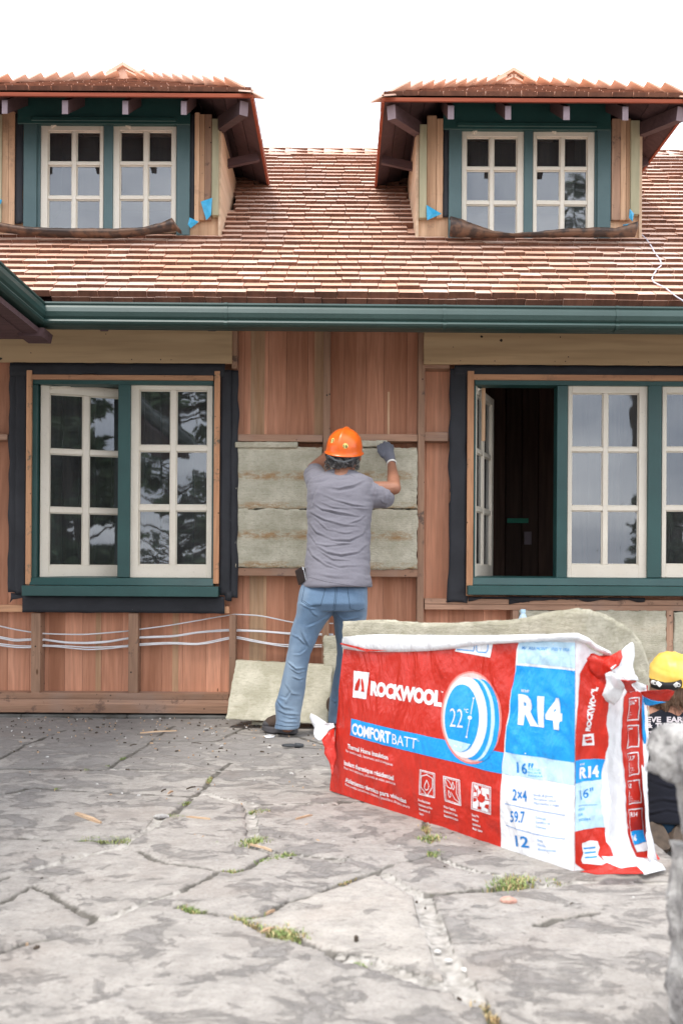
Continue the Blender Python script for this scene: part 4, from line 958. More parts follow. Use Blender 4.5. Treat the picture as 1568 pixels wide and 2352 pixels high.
# logo and names
SF.poly(c3((220,237),(352,252),(333,470),(213,455)), .0012, 'logo_panel', WH, bag)
SF.poly(c3((268,300),(280,300),(279,345),(268,385),(262,402),(228,398),(240,350)), .0022, 'logo', M['f_red'], bag)
SF.poly(c3((289,300),(300,303),(312,345),(320,410),(291,407),(296,380),(288,345)), .0022, 'logo', M['f_red'], bag)
SF.write('ROCKWOOL', C3(368,428), C3(962,522), 30, .0014, 'lettering', WH, bag, .06, .95)
SF.write('TM', C3(948,413), C3(968,417), 3.5, .0014, 'lettering', WH, bag, .01)
SF.poly(c3((205,628),(600,715),(1000,800),(1250,855),(1462,907),(1448,1080),(1300,1045),(1110,990),(600,868),(190,765)), .0012, 'band', BL, bag)
SF.write('COMFORT', C3(212,752), C3(556,828), (0.6,-25), .0022, 'lettering', WH, bag, .035, .95)
SF.write('BATT', C3(568,832), C3(768,876), (0.6,-25), .0022, 'lettering', WH, bag, -.004)
SF.write('®', C3(772,812), C3(790,816), 3.5, .0022, 'lettering', WH, bag)
for tx, a, b, cp_, bo in (('Thermal Home Insulation', (168,872), (530,963), 10.5, .025), ('For exterior walls, basements and crawlspaces', (152,902), (565,1013), 6.2, 0),
    ('Isolant thermique résidentiel', (137,1008), (567,1133), 10.5, .025), ('Pour murs extérieurs, sous-sols et vides sanitaires', (137,1042), (580,1174), 6.2, 0),
    ('Aislamiento térmico para viviendas', (143,1148), (662,1322), 10.5, .025), ('Para paredes exteriores, sótanos y pasadizos de poca altura', (143,1180), (680,1365), 6.2, 0)):
    SF.write(tx, C3(*a), C3(*b), cp_, .0014, 'lettering', WH, bag, bo)
for bx_, tx in ((((797,1045),(914,1075),(902,1275),(778,1245)), None), (((982,1097),(1115,1130),(1115,1338),(982,1300)), None), (((1215,1150),(1362,1190),(1350,1412),(1198,1365)), None)):
    SF.lines([c3(*bx_, bx_[0])], .003, .0014, 'icon_frame', WH, bag)
    cx_ = sum(q[0] for q in bx_)/4; cy_ = sum(q[1] for q in bx_)/4; ins = [(cx_+(q[0]-cx_)*.84, cy_+(q[1]-cy_)*.9) for q in bx_]
    SF.lines([c3(*ins, ins[0])], .0018, .0014, 'icon_frame', WH, bag)
SF.lines([c3((805,1095),(850,1085),(895,1115),(888,1190),(842,1258),(795,1185),(805,1095))], .0028, .0014, 'icon', WH, bag)
SF.lines([c3((845,1130),(830,1160),(822,1190),(832,1212),(850,1208),(860,1180),(856,1155),(845,1130))], .0028, .0014, 'icon', WH, bag)
SF.lines([c3((990,1110),(1010,1180),(1040,1200),(1052,1180),(1030,1140),(990,1110)), c3((1060,1145),(1048,1180),(1060,1208),(1072,1190),(1060,1145)), c3((1020,1215),(1012,1250),(1025,1272),(1036,1258),(1020,1215)), c3((1090,1140),(1085,1240),(1108,1310)), c3((1040,1230),(1070,1285),(1110,1320))], .0026, .0014, 'icon', WH, bag)
SF.poly(c3((1225,1170),(1258,1178),(1250,1205),(1275,1225),(1285,1190),(1350,1205),(1345,1250),(1320,1240),(1310,1275),(1345,1290),(1340,1330),(1310,1330),(1300,1355),(1335,1375),(1330,1395),(1275,1382),(1278,1350),(1250,1340),(1245,1370),(1208,1358),(1212,1310),(1240,1315),(1245,1280),(1218,1270),(1225,1230),(1248,1232)), .0014, 'icon', WH, bag)
SF.lines([c3((1250,1205),(1248,1260)), c3((1285,1215),(1280,1262)), c3((1225,1262),(1262,1272)), c3((1300,1290),(1345,1300)), c3((1262,1310),(1262,1345))], .003, .0024, 'icon', M['f_red'], bag)
SF.poly(c3((1262,1250),(1275,1238),(1290,1262),(1312,1262),(1308,1300),(1285,1318),(1262,1305),(1248,1285)), .0024, 'icon', M['f_red'], bag)
for x, y, ls in ((765,1302,('Fire Resistant','Résistant au feu','Resistente al','fuego')), (966,1358,('Water Repellent','Résistant à l\'eau','Repelente al agua')), (1196,1425,('Easy Fit','Meilleur','ajustement','Mejor ajuste'))):
    for i, tx in enumerate(ls): SF.write(tx, C3(x-i*3, y+i*38), C3(x-i*3+len(tx)*7.2, y+i*38+len(tx)*1.9), 5.6, .0014, 'lettering', WH, bag, .02)
# thermostat picture
def ell(cx_, cy_, rx, ry, n=40, sk=0.0): return [C3(cx_+rx*math.cos(t)+sk*math.sin(t)*rx, cy_+ry*math.sin(t)+.12*rx*math.cos(t)) for t in np.linspace(0, 2*math.pi, n+1)[:-1]]
SF.poly(ell(1205,620,244,378), .0018, 'halo', M['f_halo'], bag); SF.poly(ell(1205,620,231,364), .0022, 'halo', M['f_halo2'], bag)
SF.poly(ell(1282,640,150,335), .0028, 'thermostat_picture', M['f_blue'], bag)
SF.poly(ell(1245,635,152,335), .0032, 'thermostat_picture', M['f_pale'], bag)
SF.poly(ell(1222,632,148,333), .0036, 'thermostat_picture', M['f_blue'], bag)
SF.poly(ell(1165,618,176,330), .0040, 'thermostat_picture', M['f_white'], bag)
SF.poly(ell(1136,622,140,275), .0046, 'thermostat_picture', M['f_blue'], bag)
q = [p for p in ell(1136,622,136,270, 60) if p[1] > C3(0,800)[1]+.0]
SF.poly(c3((1022,785),(1215,835),(1180,880),(1130,900),(1085,885),(1048,845)), .0052, 'thermostat_picture', M['f_pale'], bag)
SF.write('22', C3(1040,690), C3(1152,702), 45, .0052, 'lettering', WH, bag, -.012)
SF.write('°C', C3(1160,575), C3(1192,578), 9, .0052, 'lettering', WH, bag, .01)
SF.lines([c3((1228,462),(1212,590)), c3((1204,640),(1184,775))], .0026, .0052, 'slider', WH, bag)
SF.poly([C3(1206+16*math.cos(t), 618+16*math.sin(t)) for t in np.linspace(0, 6.28, 13)[:-1]], .0054, 'slider', WH, bag)
for x, y in ((1228,460),(1184,775)): SF.poly([C3(x+8*math.cos(t), y+9*math.sin(t)) for t in np.linspace(0, 6.28, 9)[:-1]], .0054, 'slider', WH, bag)
for x, y in ((1085,845),(1100,852),(1138,858)): SF.poly([C3(x+6*math.cos(t), y+8*math.sin(t)) for t in np.linspace(0, 6.28, 9)[:-1]], .0058, 'slider', WH, bag)

# end of the bag
dE = Vector((.86, .51, 0)).normalized(); nE = Vector((dE.y, -dE.x, 0))
NB0 = FBb+dF*LB; NB0.z = 0
def dispE(a, t):
    m = edge(a/.03)
    g = .022*math.exp(-((a-.105-.01*math.sin(t*9))/.018)**2) - .020*math.exp(-((a-.15-.012*math.sin(t*8+1))/.022)**2) + .012*math.exp(-((a-.20)/.02)**2)
    return m*(g + .012*noise.noise(Vector((a*16, t*5, 7))) + .012*(.4-abs(noise.noise(Vector((a*22+t*12, t*13, 3))))) + .05*max(0, (.10-t)/.10)**2*edge(a/.1))
SE = Sheet(NB0, dE, nE, dispE); SE.cell = .012
def sE(*pp): return [SE.st(*C4(*p)) for p in pp]
eb = [(0, .002)]+[(a, .004) for a in (.04,.08,.12,.16,.20,.25,.300)]
et = list(reversed([(0, HT-.006), (.03, HT-.01), (.06, HT-.03), (.09, HT-.05), (.125, HT-.075), (.16, HT-.10), (.22, HT-.13), (.300, HT-.15)]))
rg = eb+et; SE.lay(rg, [list(range(len(rg)))], 0, 'bag_end', M['f_white'], bag)
def eclip(pts): return [(max(0.0005, min(.301, a)), max(.004, t)) for a, t in pts]
def epoly(pts, off, nm, mat): P = eclip(sE(*pts)); SE.lay(P, [list(range(len(P)))], off, nm, mat, bag)
epoly(((790,235),(760,300),(722,370),(706,560),(668,850),(655,1090),(880,1065),(902,900),(882,780),(932,640),(905,560),(945,420),(1000,330),(1040,250),(900,215)), .0012, 'label_panel', M['f_red'])
epoly(((652,1092),(655,1180),(668,1280),(875,1235),(880,1067)), .0012, 'label_panel', BL)
epoly(((668,1282),(668,1420),(672,1560),(674,1668),(885,1622),(870,1500),(862,1380),(878,1238)), .0012, 'label_panel', M['f_pale'])
epoly(((674,1670),(678,1800),(680,1930),(735,2030),(850,2035),(930,1985),(900,1900),(915,1790),(885,1740),(887,1624)), .0012, 'label_panel', M['f_red'])
epoly(((1085,480),(1050,560),(1045,780),(1045,1000),(1062,1250),(1085,1600),(1092,1850),(1120,1890),(1340,1930),(1285,1800),(1262,1600),(1250,1400),(1228,1000),(1222,700),(1225,535),(1150,500)), .0012, 'label_panel', M['f_red'])
epoly(((735,1765),(790,1738),(845,1742),(850,1790),(832,1850),(860,1900),(855,1918),(728,1925),(722,1900),(738,1840)), .0022, 'label_panel', WH)
for k in range(3): epoly(((745,1800+k*35),(825,1785+k*35),(825,1797+k*35),(745,1812+k*35)), .0030, 'rule', BL)
epoly(((735,872),(818,862),(828,958),(742,967)), .0022, 'logo_panel', WH); epoly(((752,893),(800,885),(806,902),(755,915)), .0030, 'logo', M['f_red']); epoly(((757,925),(808,912),(812,938),(775,945)), .0030, 'logo', M['f_red'])
def ewrite(tx, a, b, cap, off, mat, bold=0): 
    A_, B_, C_ = (Vector(SE.st(*C4(*q))) for q in (a, b, (a[0]+cap[0], a[1]+cap[1]))); vs, fs = text_geo(tx, bold, .95); x0 = min(v[0] for v in vs); x1 = max(v[0] for v in vs)
    ex = (B_-A_)/(x1-x0); ey = (C_-A_)/CAPH; q = [tuple(A_+ex*(x-x0)+ey*y) for x, y in vs]; q = [(max(.001, min(.301, a_)), t_) for a_, t_ in q]; SE.lay(q, fs, off, 'lettering', mat, bag)
ewrite('ROCKWOOL', (790,845), (832,482), (-36,-4), .0024, WH, .05)
ewrite('R14', (720,1235), (862,1212), (0,-92), .0024, WH, .04); ewrite('RSI 2.47', (722,1128), (765,1122), (0,-14), .0024, WH, .02)
ewrite('16"', (728,1408), (815,1380), (0,-80), .0024, M['f_blue_d'], .01)
for i, tx in enumerate(('WOOD', 'BOIS', 'MADERA')): ewrite(tx, (700+i*3,1502+i*42), (762-(i==1)*14+(i==2)*36,1495+i*42-(i==2)*6), (0,-22), .0024, BL)
SE.lines([[C4(705,1460), C4(840,1442)]], .0014, .0024, 'rule', M['f_blue_d'], bag)
for bx_ in (((1090,575),(1192,568),(1190,748),(1085,755)), ((1090,802),(1192,795),(1192,970),(1083,980)), ((1092,1028),(1188,1018),(1192,1195),(1097,1208)), ((1096,1256),(1205,1245),(1210,1425),(1101,1440)), ((1108,1488),(1218,1475),(1232,1796),(1124,1812)), ((1092,520),(1178,512))):
    P = [C4(*q_) for q_ in bx_]; SE.lines([P+P[:1]], .0032, .0024, 'rule', WH, bag)
for tx, a, b, h in (('15¼"', (1100,630), (1172,622), 34), ('47"', (1100,858), (1148,852), 34), ('59.7', (1108,1088), (1162,1080), 36), ('12', (1110,1312), (1142,1308), 34), ('R14', (1126,1545), (1176,1538), 36)): ewrite(tx, a, b, (0,-h), .0024, WH, .03)
for y0_, w3 in ((690, ('Width','Largeur','Ancho')), (915, ('Length','Longueur','Largo')), (1145, ('Coverage','Superficie','Cobertura')), (1378, ('Batts','Matelas','Bloques aislantes'))):
    for i, tx in enumerate(w3): ewrite(tx, (1098+(y0_>1000)*10,y0_+6+i*18), (1098+(y0_>1000)*10+len(tx)*5,y0_+4+i*18), (0,-9), .0024, WH)
epoly(((1120,1662),(1222,1650),(1228,1740),(1122,1765)), .0030, 'label_panel', BL); epoly(((1122,1767),(1228,1742),(1236,1795),(1126,1812)), .0030, 'label_panel', WH); ewrite('16"', (1124,1735), (1158,1728), (0,-42), .0038, WH, .03)
# the hidden sides: back, far end and bottom of the bag
q0 = NB0+dE*.300; q1 = FBb+nF*-.33+dF*.02; mb = MB()
hz = lambda p_, z: (p_.x, p_.y, z)
TLs, TLt = SF.st(792,1478); tlf = SF.at(TLs, TLt)
mb.add([hz(q0,.004), hz(q1,.004), hz(q1+dF*.05,.54), hz(q0,HT-.15)], [(0,1,2,3)], .5)
mb.add([hz(FBb,.004), (tlf.x,tlf.y,tlf.z), hz(q1+dF*.05,.54), hz(q1,.004)], [(0,1,2,3)], .5)
mb.build('bag_back', M['f_red'], bag, fix=False, solid=.002)
# rolled white rim round the opening
def ribbon(path, h, th, name, mat, seed=0, parent=bag, lean_=0):
    mb = MB(); rows = []; n = len(path)
    for i in range(n):
        p_, hh = path[i][0], path[i][1]; d_ = (path[min(i+1,n-1)][0]-path[max(i-1,0)][0]).normalized(); nn = Vector((d_.y, -d_.x, 0)).normalized()
        r_ = []
        for k in range(10):
            t = 2*math.pi*k/10; r_.append(p_+Vector((0,0,1))*(hh/2*math.sin(t)*(1+.15*noise.noise(p_*12+Vector((k,0,seed)))))+nn*(th*math.cos(t)*(1+.5*noise.noise(p_*20+Vector((0,k,seed))))+.003*noise.noise(p_*15)))
        rows.append(r_)
    mb.grid(rows, closed=True); mb.f += []; mb.add(rows[0], [list(range(10))], .5); mb.add(rows[-1], [list(range(9,-1,-1))], .5)
    return mb.build(name, mat, parent, smooth=True, weld=.0001)
rim = []
for (ut, vt, vb) in ((793,1462,1491),(830,1458,1497),(870,1457,1497),(930,1457,1497),(990,1458,1495),(1040,1459,1492),(1080,1459,1484),(1130,1459,1480),(1200,1457,1476),(1260,1456,1473),(1300,1454,1472),(1328,1454,1474)):
    a_, t_ = SF.st(ut, (vt+vb)/2); a1, t1 = SF.st(ut, vt); a2, t2 = SF.st(ut, vb); pc = SF.at(a_, t_, .004); rim.append((pc, (t1-t2)))
for (u, v, h) in ((1345,1472,.020),(1362,1486,.018),(1378,1499,.016),(1390,1507,.014)):
    a_, t_ = SE.st(u, v); rim.append((SE.at(a_, t_, .004), h))
ribbon(rim, .03, .012, 'bag_rim', M['f_white'], 3)
SF.poly([(790,1479),(792,1476),(850,1490),(900,1494),(850,1496)], .0175, 'label_panel', M['f_red'], bag)
# batts standing in the open bag
tops = [(-.02,787,1427),(.08,830,1425),(.18,872,1424),(.30,930,1430),(.42,985,1432),(.55,1048,1431),(.66,1100,1428),(.78,1165,1425),(.88,1212,1418),(.98,1262,1405),(1.06,1308,1398),(1.10,1336,1396)]
path = []
for s_, u, v in tops:
    sh = Sheet(FBb+nF*-.06, dF, nF, lambda a, t: 0); a_, t_ = sh.st(u, v); p_ = sh.at(a_, t_); path.append((p_, t_))
last = path[-1][0]
for k, (u, v, Z) in enumerate(((1362,1402,2.73),(1392,1412,2.80),(1420,1427,2.88),(1446,1446,2.95),(1466,1464,3.00),(1481,1484,3.03),(1488,1502,3.05),(1490,1520,3.06))):
    p_ = W(u, v, Z); path.append((p_, p_.z))
mb = MB(); rows = []; n = len(path); Pp = []
for (a, za), (b, zb) in zip(path[:-1], path[1:]):
    m = max(1, int((a-b).length/.02))
    for k in range(m): Pp.append((a.lerp(b, k/m)))
Pp.append(path[-1][0]); n = len(Pp); TB = .055
sm_ = Pp[:]
for _ in range(3): sm_ = [sm_[0]]+[(sm_[i-1]+sm_[i]*2+sm_[i+1])/4 for i in range(1, n-1)]+[sm_[-1]]
for i in range(n):
    d_ = (sm_[min(i+1,n-1)]-sm_[max(i-1,0)]); d_.z = 0; d_.normalize(); nn = Vector((-d_.y, d_.x, 0)); r_ = []
    zt = sm_[i].z + .004*fbm(sm_[i].x*30, sm_[i].y*30); zl = .38; nz_ = 22
    for k in range(nz_+1):
        z = zl+(zt-zl)*k/nz_; q = Vector((sm_[i].x, sm_[i].y, z)); q += nn*-.006*fbm(i*.35, k*.35, 1); r_.append(q)
    for k in range(1, 4): q = Vector((sm_[i].x, sm_[i].y, zt-.004*(k == 3)))+nn*TB*k/3; q.z += .003*fbm(i*.6, k, 4); r_.append(q)
    for k in range(nz_, -1, -2): z = zl+(zt-zl)*k/nz_; r_.append(Vector((sm_[i].x, sm_[i].y, z))+nn*(TB+.001))
    rows.append(r_)
mb.grid(rows, 0.0, closed=True); mb.add(rows[0], [list(range(len(rows[0])))], 0.0); mb.add(rows[-1], [list(range(len(rows[0])-1,-1,-1))], 0.0)
o = mb.build('insulation_batt', M['wool'], smooth=True, origin=path[0][0]); tag(o, 'long curved insulation batt sticking up out of the open red bag', 'insulation', 'insulation batts')
# crumpled film: flaps, twisted tuft, trailing skirt, torn far end
def film_patch(name, pts, mat, th=.0025, crump=.008, seed=0, parent=bag, sub=3, offset=Vector((0,0,0))):
    """pts: closed outline of (u, v, Z); filled as a fan, subdivided and crumpled"""
    P = [W(u, v, Z)+offset for u, v, Z in pts]; bm = bmesh.new(); c = sum(P, Vector())/len(P); V = [bm.verts.new(p_) for p_ in P]; cv = bm.verts.new(c)
    for i in range(len(V)): bm.faces.new((cv, V[i], V[(i+1)%len(V)]))
    bmesh.ops.subdivide_edges(bm, edges=bm.edges[:], cuts=sub, use_grid_fill=True); bm.normal_update()
    for v in bm.verts:
        k = v.co*26+Vector((seed, 0, seed)); v.co += Vector((noise.noise(k)*.35, noise.noise(k+Vector((5,5,5))), noise.noise(k+Vector((9,1,3)))*.35))*crump*1.6
    me = bpy.data.meshes.new(name); bm.to_mesh(me); bm.free(); me.materials.append(mat); me.polygons.foreach_set('use_smooth', [True]*len(me.polygons))
    o = place(name, me, parent); md = o.modifiers.new('s', 'SOLIDIFY'); md.thickness = th; return o
def X4(pts): return [(*C4(x, y), z) for x, y, z in pts]
film_patch('flap', X4([(780,180,2.66),(830,200,2.66),(910,238,2.66),(985,225,2.62),(1060,185,2.60),(1070,240,2.58),(1040,310,2.58),(990,345,2.58),(945,400,2.62),(860,420,2.64),(780,330,2.64),(755,250,2.64)]), M['f_red'], seed=1, crump=.007)
film_patch('flap', X4([(1060,180,2.60),(1105,140,2.60),(1145,117,2.60),(1158,140,2.60),(1155,300,2.59),(1160,390,2.58),(1195,425,2.58),(1140,430,2.56),(1100,440,2.56),(1055,410,2.56),(1000,370,2.58),(970,335,2.58),(1030,300,2.58)]), M['f_white'], seed=2, crump=.009)
film_patch('flap', X4([(930,380,2.60),(985,350,2.58),(1050,405,2.55),(1075,450,2.56),(1085,500,2.60),(1050,560,2.62),(1000,640,2.63),(940,600,2.62),(900,540,2.62),(945,440,2.60)]), M['f_white'], seed=3, crump=.008)
film_patch('flap', X4([(1050,420,2.57),(1110,440,2.55),(1160,430,2.56),(1195,425,2.58),(1180,460,2.58),(1150,470,2.58),(1190,520,2.62),(1100,520,2.62),(1075,470,2.58)]), M['f_red'], seed=4, crump=.016)
film_patch('flap', X4([(1140,450,2.60),(1185,440,2.58),(1235,450,2.60),(1262,490,2.62),(1240,520,2.64),(1200,505,2.60),(1160,480,2.60)]), M['f_white'], seed=5, crump=.012)
film_patch('flap', X4([(1215,520,2.72),(1290,512,2.70),(1380,510,2.68),(1440,505,2.68),(1495,515,2.70),(1485,545,2.70),(1450,595,2.72),(1360,600,2.72),(1290,580,2.72),(1240,560,2.72)]), M['f_red'], seed=6, crump=.003, th=.001)
film_patch('flap', X4([(1240,555,2.73),(1300,590,2.725),(1430,605,2.725),(1350,620,2.73),(1290,632,2.74),(1255,630,2.74)]), M['f_blue'], seed=7, crump=.006)
film_patch('flap', X4([(1228,530,2.74),(1240,600,2.74),(1250,760,2.75),(1258,900,2.76),(1245,985,2.76),(1232,900,2.75),(1228,700,2.74)]), M['f_blue'], seed=8, crump=.004)
film_patch('skirt', X4([(1225,1100,2.75),(1262,1120,2.78),(1268,1400,2.78),(1280,1700,2.76),(1300,1870,2.72),(1350,1930,2.68),(1290,1940,2.64),(1262,1700,2.70),(1245,1400,2.72)]), M['f_white'], seed=9, crump=.004)
film_patch('skirt', X4([(905,1885,2.60),(940,1935,2.58),(1060,1985,2.56),(1180,1968,2.57),(1250,2030,2.53),(1420,1985,2.585),(1390,1940,2.63),(1300,1900,2.70),(1120,1880,2.64)]), M['f_white'], seed=10, crump=.004, offset=Vector((0,0,.004)))
film_patch('skirt', X4([(725,2018,2.50),(840,2034,2.50),(1000,2032,2.50),(1250,2030,2.505),(1190,1972,2.54),(1060,1988,2.53),(940,1940,2.54),(850,1990,2.52)]), M['f_red'], seed=11, crump=.004, offset=Vector((0,0,.006)))
X2 = lambda pts: [(501.8+.24*x, 1285.8+.24*y, z) for x, y, z in pts]
film_patch('torn_end', X2([(895,1458,3.62),(960,1500,3.60),(1030,1550,3.58),(1100,1555,3.58),(1110,1620,3.56),(1040,1640,3.55),(985,1730,3.55),(940,1700,3.58),(900,1600,3.62),(872,1520,3.63)]), M['f_white'], seed=12, crump=.016)
film_patch('torn_end', X2([(1110,1600,3.55),(1040,1650,3.54),(985,1730,3.54),(1010,1780,3.53),(1015,1850,3.52),(1050,1920,3.50),(1075,1990,3.48),(1100,2060,3.46),(1120,1900,3.50),(1110,1750,3.52)]), M['f_red'], seed=13, crump=.014)
# ------------------------------------------------------------------ small things on the paving and roof
def things_small():
    # pale cord lying on the roof right of the dormer
    def on_roof(u, v, lift=.035):
        r = ray(u, v); n = Vector((0, -sT, cT)); o = Vector((0, EY, EZ))+n*lift; c = Vector((0, CAMY, CAMZ)); return c+r*((o-c).dot(n)/r.dot(n))
    P = [on_roof(u, v) for u, v in ((1464,532),(1470,537),(1482,548),(1495,566),(1503,582),(1510,590),(1516,600),(1517,610),(1508,618),(1500,630),(1496,640),(1500,648),(1514,655),(1528,662),(1540,672),(1553,682),(1568,691),(1590,700))]
    mb = MB(); mb.tube(P, .004, 7, .5); tag(mb.build('cord', M['cord'], smooth=True, origin=P[0]), 'thin pale cord trailing down the cedar roof from the right dormer', 'cord')
    # water bottle seen behind the batts
    b = F(1200, 1446, -.1); t = F(1200, 1400, -.1); H = t.z-b.z; root = empty('water_bottle', b.to_tuple(), 'pale blue plastic water bottle standing behind the batts of the open bag', 'bottle')
    mb = MB(); z0 = b.z-.10
    for a, z1 in ((0, 0),): 
        prof_ = [(0,z0),(.030,z0),(.033,z0+.01),(.033,z0+.09),(.030,z0+.11),(.033,b.z+.03),(.031,b.z+.055),(.018,b.z+.085),(.0135,b.z+.092),(.0135,b.z+.100),(0,b.z+.100)]
        mb.grid([[(b.x+r*math.cos(q), -.1+r*math.sin(q), z) for q in np.linspace(0, 2*math.pi, 19)[:-1]] for r, z in prof_], closed=True)
    mb.build('bottle_body', M['bottle'], root, smooth=True, weld=.0001)
    mb = MB(); prof_ = [(0,b.z+.0995),(.0155,b.z+.0995),(.0155,b.z+.118),(0,b.z+.119)]
    mb.grid([[(b.x+r*math.cos(q), -.1+r*math.sin(q), z) for q in np.linspace(0, 2*math.pi, 19)[:-1]] for r, z in prof_], closed=True)
    mb.build('cap', M['f_pale'], root, smooth=False, weld=.0001)
    # ledge that carries the bottle
    # putty knife style tool with dark handle
    a, b2, c2 = G(650, 1712, .014), G(699, 1712, .014), G(748, 1715, .010)
    root = empty('hand_tool', (a.x, a.y, 0), 'hand tool with dark grey looped handle and thin steel blade lying on the paving', 'tool')
    mb = MB(); dx = (b2-a); n = 14; pth = [a+dx*t+Vector((0, s*.013*math.sin(math.pi*min(1, t*1.6)), 0)) for t, s in [(.62-.62*k/7, 1) for k in range(8)]+[(.62*k/7, -1) for k in range(1, 8)]]
    mb.tube(pth, .0065, 8, .5); mb.tube([a+dx*.55, a+dx*.75, b2-dx*.03], [.013, .012, .007], 10, .5, flat=.8); mb.build('handle', M['handle'], root, smooth=True)
    mb = MB(); mb.beam(b2-dx*.03, c2, .010, .0015); mb.build('blade', M['steel'], root)
    film_patch('plastic_scrap', [(*x, 4.62) for x in ()] or [(q[0], q[1], FPX*.848/(q[1]-HV)) for q in ((604,1691),(618,1687),(634,1689),(628,1694),(612,1695))], M['f_white'], parent=None, crump=.002, sub=1)
things_small()
for o in COL.objects:
    if o.name.startswith('plastic_scrap'): tag(o, 'small white scrap of plastic lying under the boot', 'scrap')
def sliver(label, a, b, w_=.012, h_=.006, nm='wood_sliver', mat='sliver', curl=.004, grp='wood scraps on the paving'):
    A_, B_ = G(*a, .002), G(*b, .002); mb = MB(); d_ = (B_-A_); s_ = Vector((-d_.y, d_.x, 0)).normalized(); n = 7; r0 = []
    for k in range(n):
        t = k/(n-1); p_ = A_+d_*t; ww = w_*.7*(.35+.65*math.sin(math.pi*min(1, max(.06, t*.8+.15))))*random.uniform(.85, 1.1); up_ = Vector((0, 0, h_*(1+random.uniform(-.2,.2)))); lift = Vector((0, 0, curl*math.sin(math.pi*t)*.6+.002))
        r0.append([p_-s_*ww/2+lift, p_+s_*ww/2+lift, p_+s_*ww*.4+lift+up_, p_-s_*ww*.45+lift+up_])
    mb.grid(r0, closed=True); mb.add(r0[0], [(0,1,2,3)]); mb.add(r0[-1], [(3,2,1,0)])
    tag(mb.build(nm, M[mat], origin=A_, weld=.0001), label, 'wood scrap', grp)
q4 = lambda x, y: (x/2.0, 1630.7+y/2.0)
q5 = lambda x, y: (784+x/2.0, 1818.9+y/2.0)
sliver('long thin pale wood sliver lying near the foot of the wall left of the boot', q4(645,110), q4(812,100), .020)
sliver('short wide pale wood chip lying alone on the paving at the left', q4(352,484), q4(464,528), .026, .008)
sliver('thin pale wood sliver between two patches of grass, left of centre', q4(858,499), q4(966,508), .010)
sliver('small reddish wood chip in front of the far end of the bag', q4(1358,509), q4(1434,489), .010)
sliver('pale wood sliver resting against a grass tuft below centre left', q4(1148,625), q4(1248,654), .010)
sliver('tiny dark twig right of the paving crack above centre left', q4(858,368), q4(898,358), .008, .005, 'twig', 'bark')
sliver('tiny bent twig lying left of another twig on the middle paving', q4(742,380), q4(762,370), .008, .005, 'twig', 'bark')
sliver('tiny pale chip beside two twigs on the middle paving', q4(772,390), q4(795,380), .009)
sliver('small dark twig near the boot below the leaning batt', q4(880,155), q4(925,158), .007, .004, 'twig', 'bark')
sliver('small brown chip sitting in the joint by the yellowish grass', q4(1222,946), q4(1262,932), .010)
sliver('curled tan chip over the joint in the long grass patch', q4(1195,1032), q4(1262,1012), .012)
sliver('small brown scrap at the lower left of the paving', q4(158,1118), q4(182,1108), .012, .01, 'twig', 'bark')
sliver('small red brown crumb on the lower middle paving', q5(60,696), q5(76,692), .014, .012, 'twig', 'bark')
sliver('short twig on the grey slab at the top centre of the paving', q4(598,168), q4(628,162), .007, .005, 'twig', 'bark')
def pebble(label, px, r, mat='rock', sc=(1, .8, .5)):
    p_ = G(*px); bm = bmesh.new(); bmesh.ops.create_icosphere(bm, subdivisions=2, radius=r)
    for v in bm.verts: v.co = Vector((v.co.x*sc[0], v.co.y*sc[1], v.co.z*sc[2]))*(1+.35*noise.noise(v.co*40+Vector((px[0],0,0)))) + Vector((p_.x, p_.y, r*sc[2]*.7))
    me = bpy.data.meshes.new('pebble'); bm.to_mesh(me); bm.free(); me.materials.append(M[mat]); o = place('pebble', me, None, p_); tag(o, label, 'pebble', 'pebbles on the paving')
M['chip_pink'] = plain('pinkish_stone_chip', (.55,.33,.26), .85, (.42,.22,.17), 40)
M['chip_white'] = plain('white_stone_chip', (.62,.60,.57), .85)
pebble('pinkish brown crumb below the large grass tuft at right', q5(765,515), .018, 'chip_pink', (1.3,.8,.6))
pebble('grey pebble near the wall below the leaning batt', q4(950,92), .014)
pebble('white stone chip in the wide mortar joint, left of a second', q5(440,740), .009, 'chip_white')
pebble('white stone chip in the wide mortar joint, lowest of three', q5(565,822), .010, 'chip_white', (.8,1.2,.4))
pebble('white stone chip in the middle of the wide mortar joint', q5(492,782), .009, 'chip_white')
pebble('white chip at the bottom right of the paving', q5(735,976), .009, 'chip_white')
pebble('tiny pale pebble on the dark paving near the left edge', q4(218,218), .008, 'chip_white')
pebble('pale mortar lump at the end of the grass patch, left of centre', q4(740,498), .022, 'rock', (1.3,.8,.4))
pebble('small dark pebble on the pale slab left of centre', q4(995,696), .007)
# grass tufts in the joints
def tuft(label, a, b, n, h, spread=.02, dry=.15, seed=0):
    rn = random.Random(seed); A_, B_ = G(*a, -.004), G(*b, -.004); mb = MB()
    for k in range(n):
        t = rn.betavariate(1.6, 1.6) if n > 40 else rn.random(); p_ = A_.lerp(B_, t)+Vector((rn.gauss(0, spread*.6), rn.gauss(0, spread*.7), 0)); ang = rn.uniform(0, 6.28); hh = h*rn.uniform(.35, 1.1); ln = rn.uniform(.15, .9)*hh; w_ = rn.uniform(.0010, .0022)
        dv = Vector((math.cos(ang), math.sin(ang), 0)); sv = Vector((-dv.y, dv.x, 0))*w_; m = 1 if rn.random() < dry else 0
        p1 = p_+dv*ln*.35+Vector((0,0,hh*.6)); p2 = p_+dv*ln+Vector((0,0,hh*rn.uniform(.7,1)))
        mb.add([p_-sv, p_+sv, p1+sv*.8, p1-sv*.8, p2], [(0,1,2,3),(3,2,4)], rn.random(), m)
    o = mb.build('grass_tuft', [M['grass'], M['grass_dry']], origin=A_.lerp(B_, .5), fix=False); tag(o, label, 'grass tuft', 'grass tufts in the paving joints')
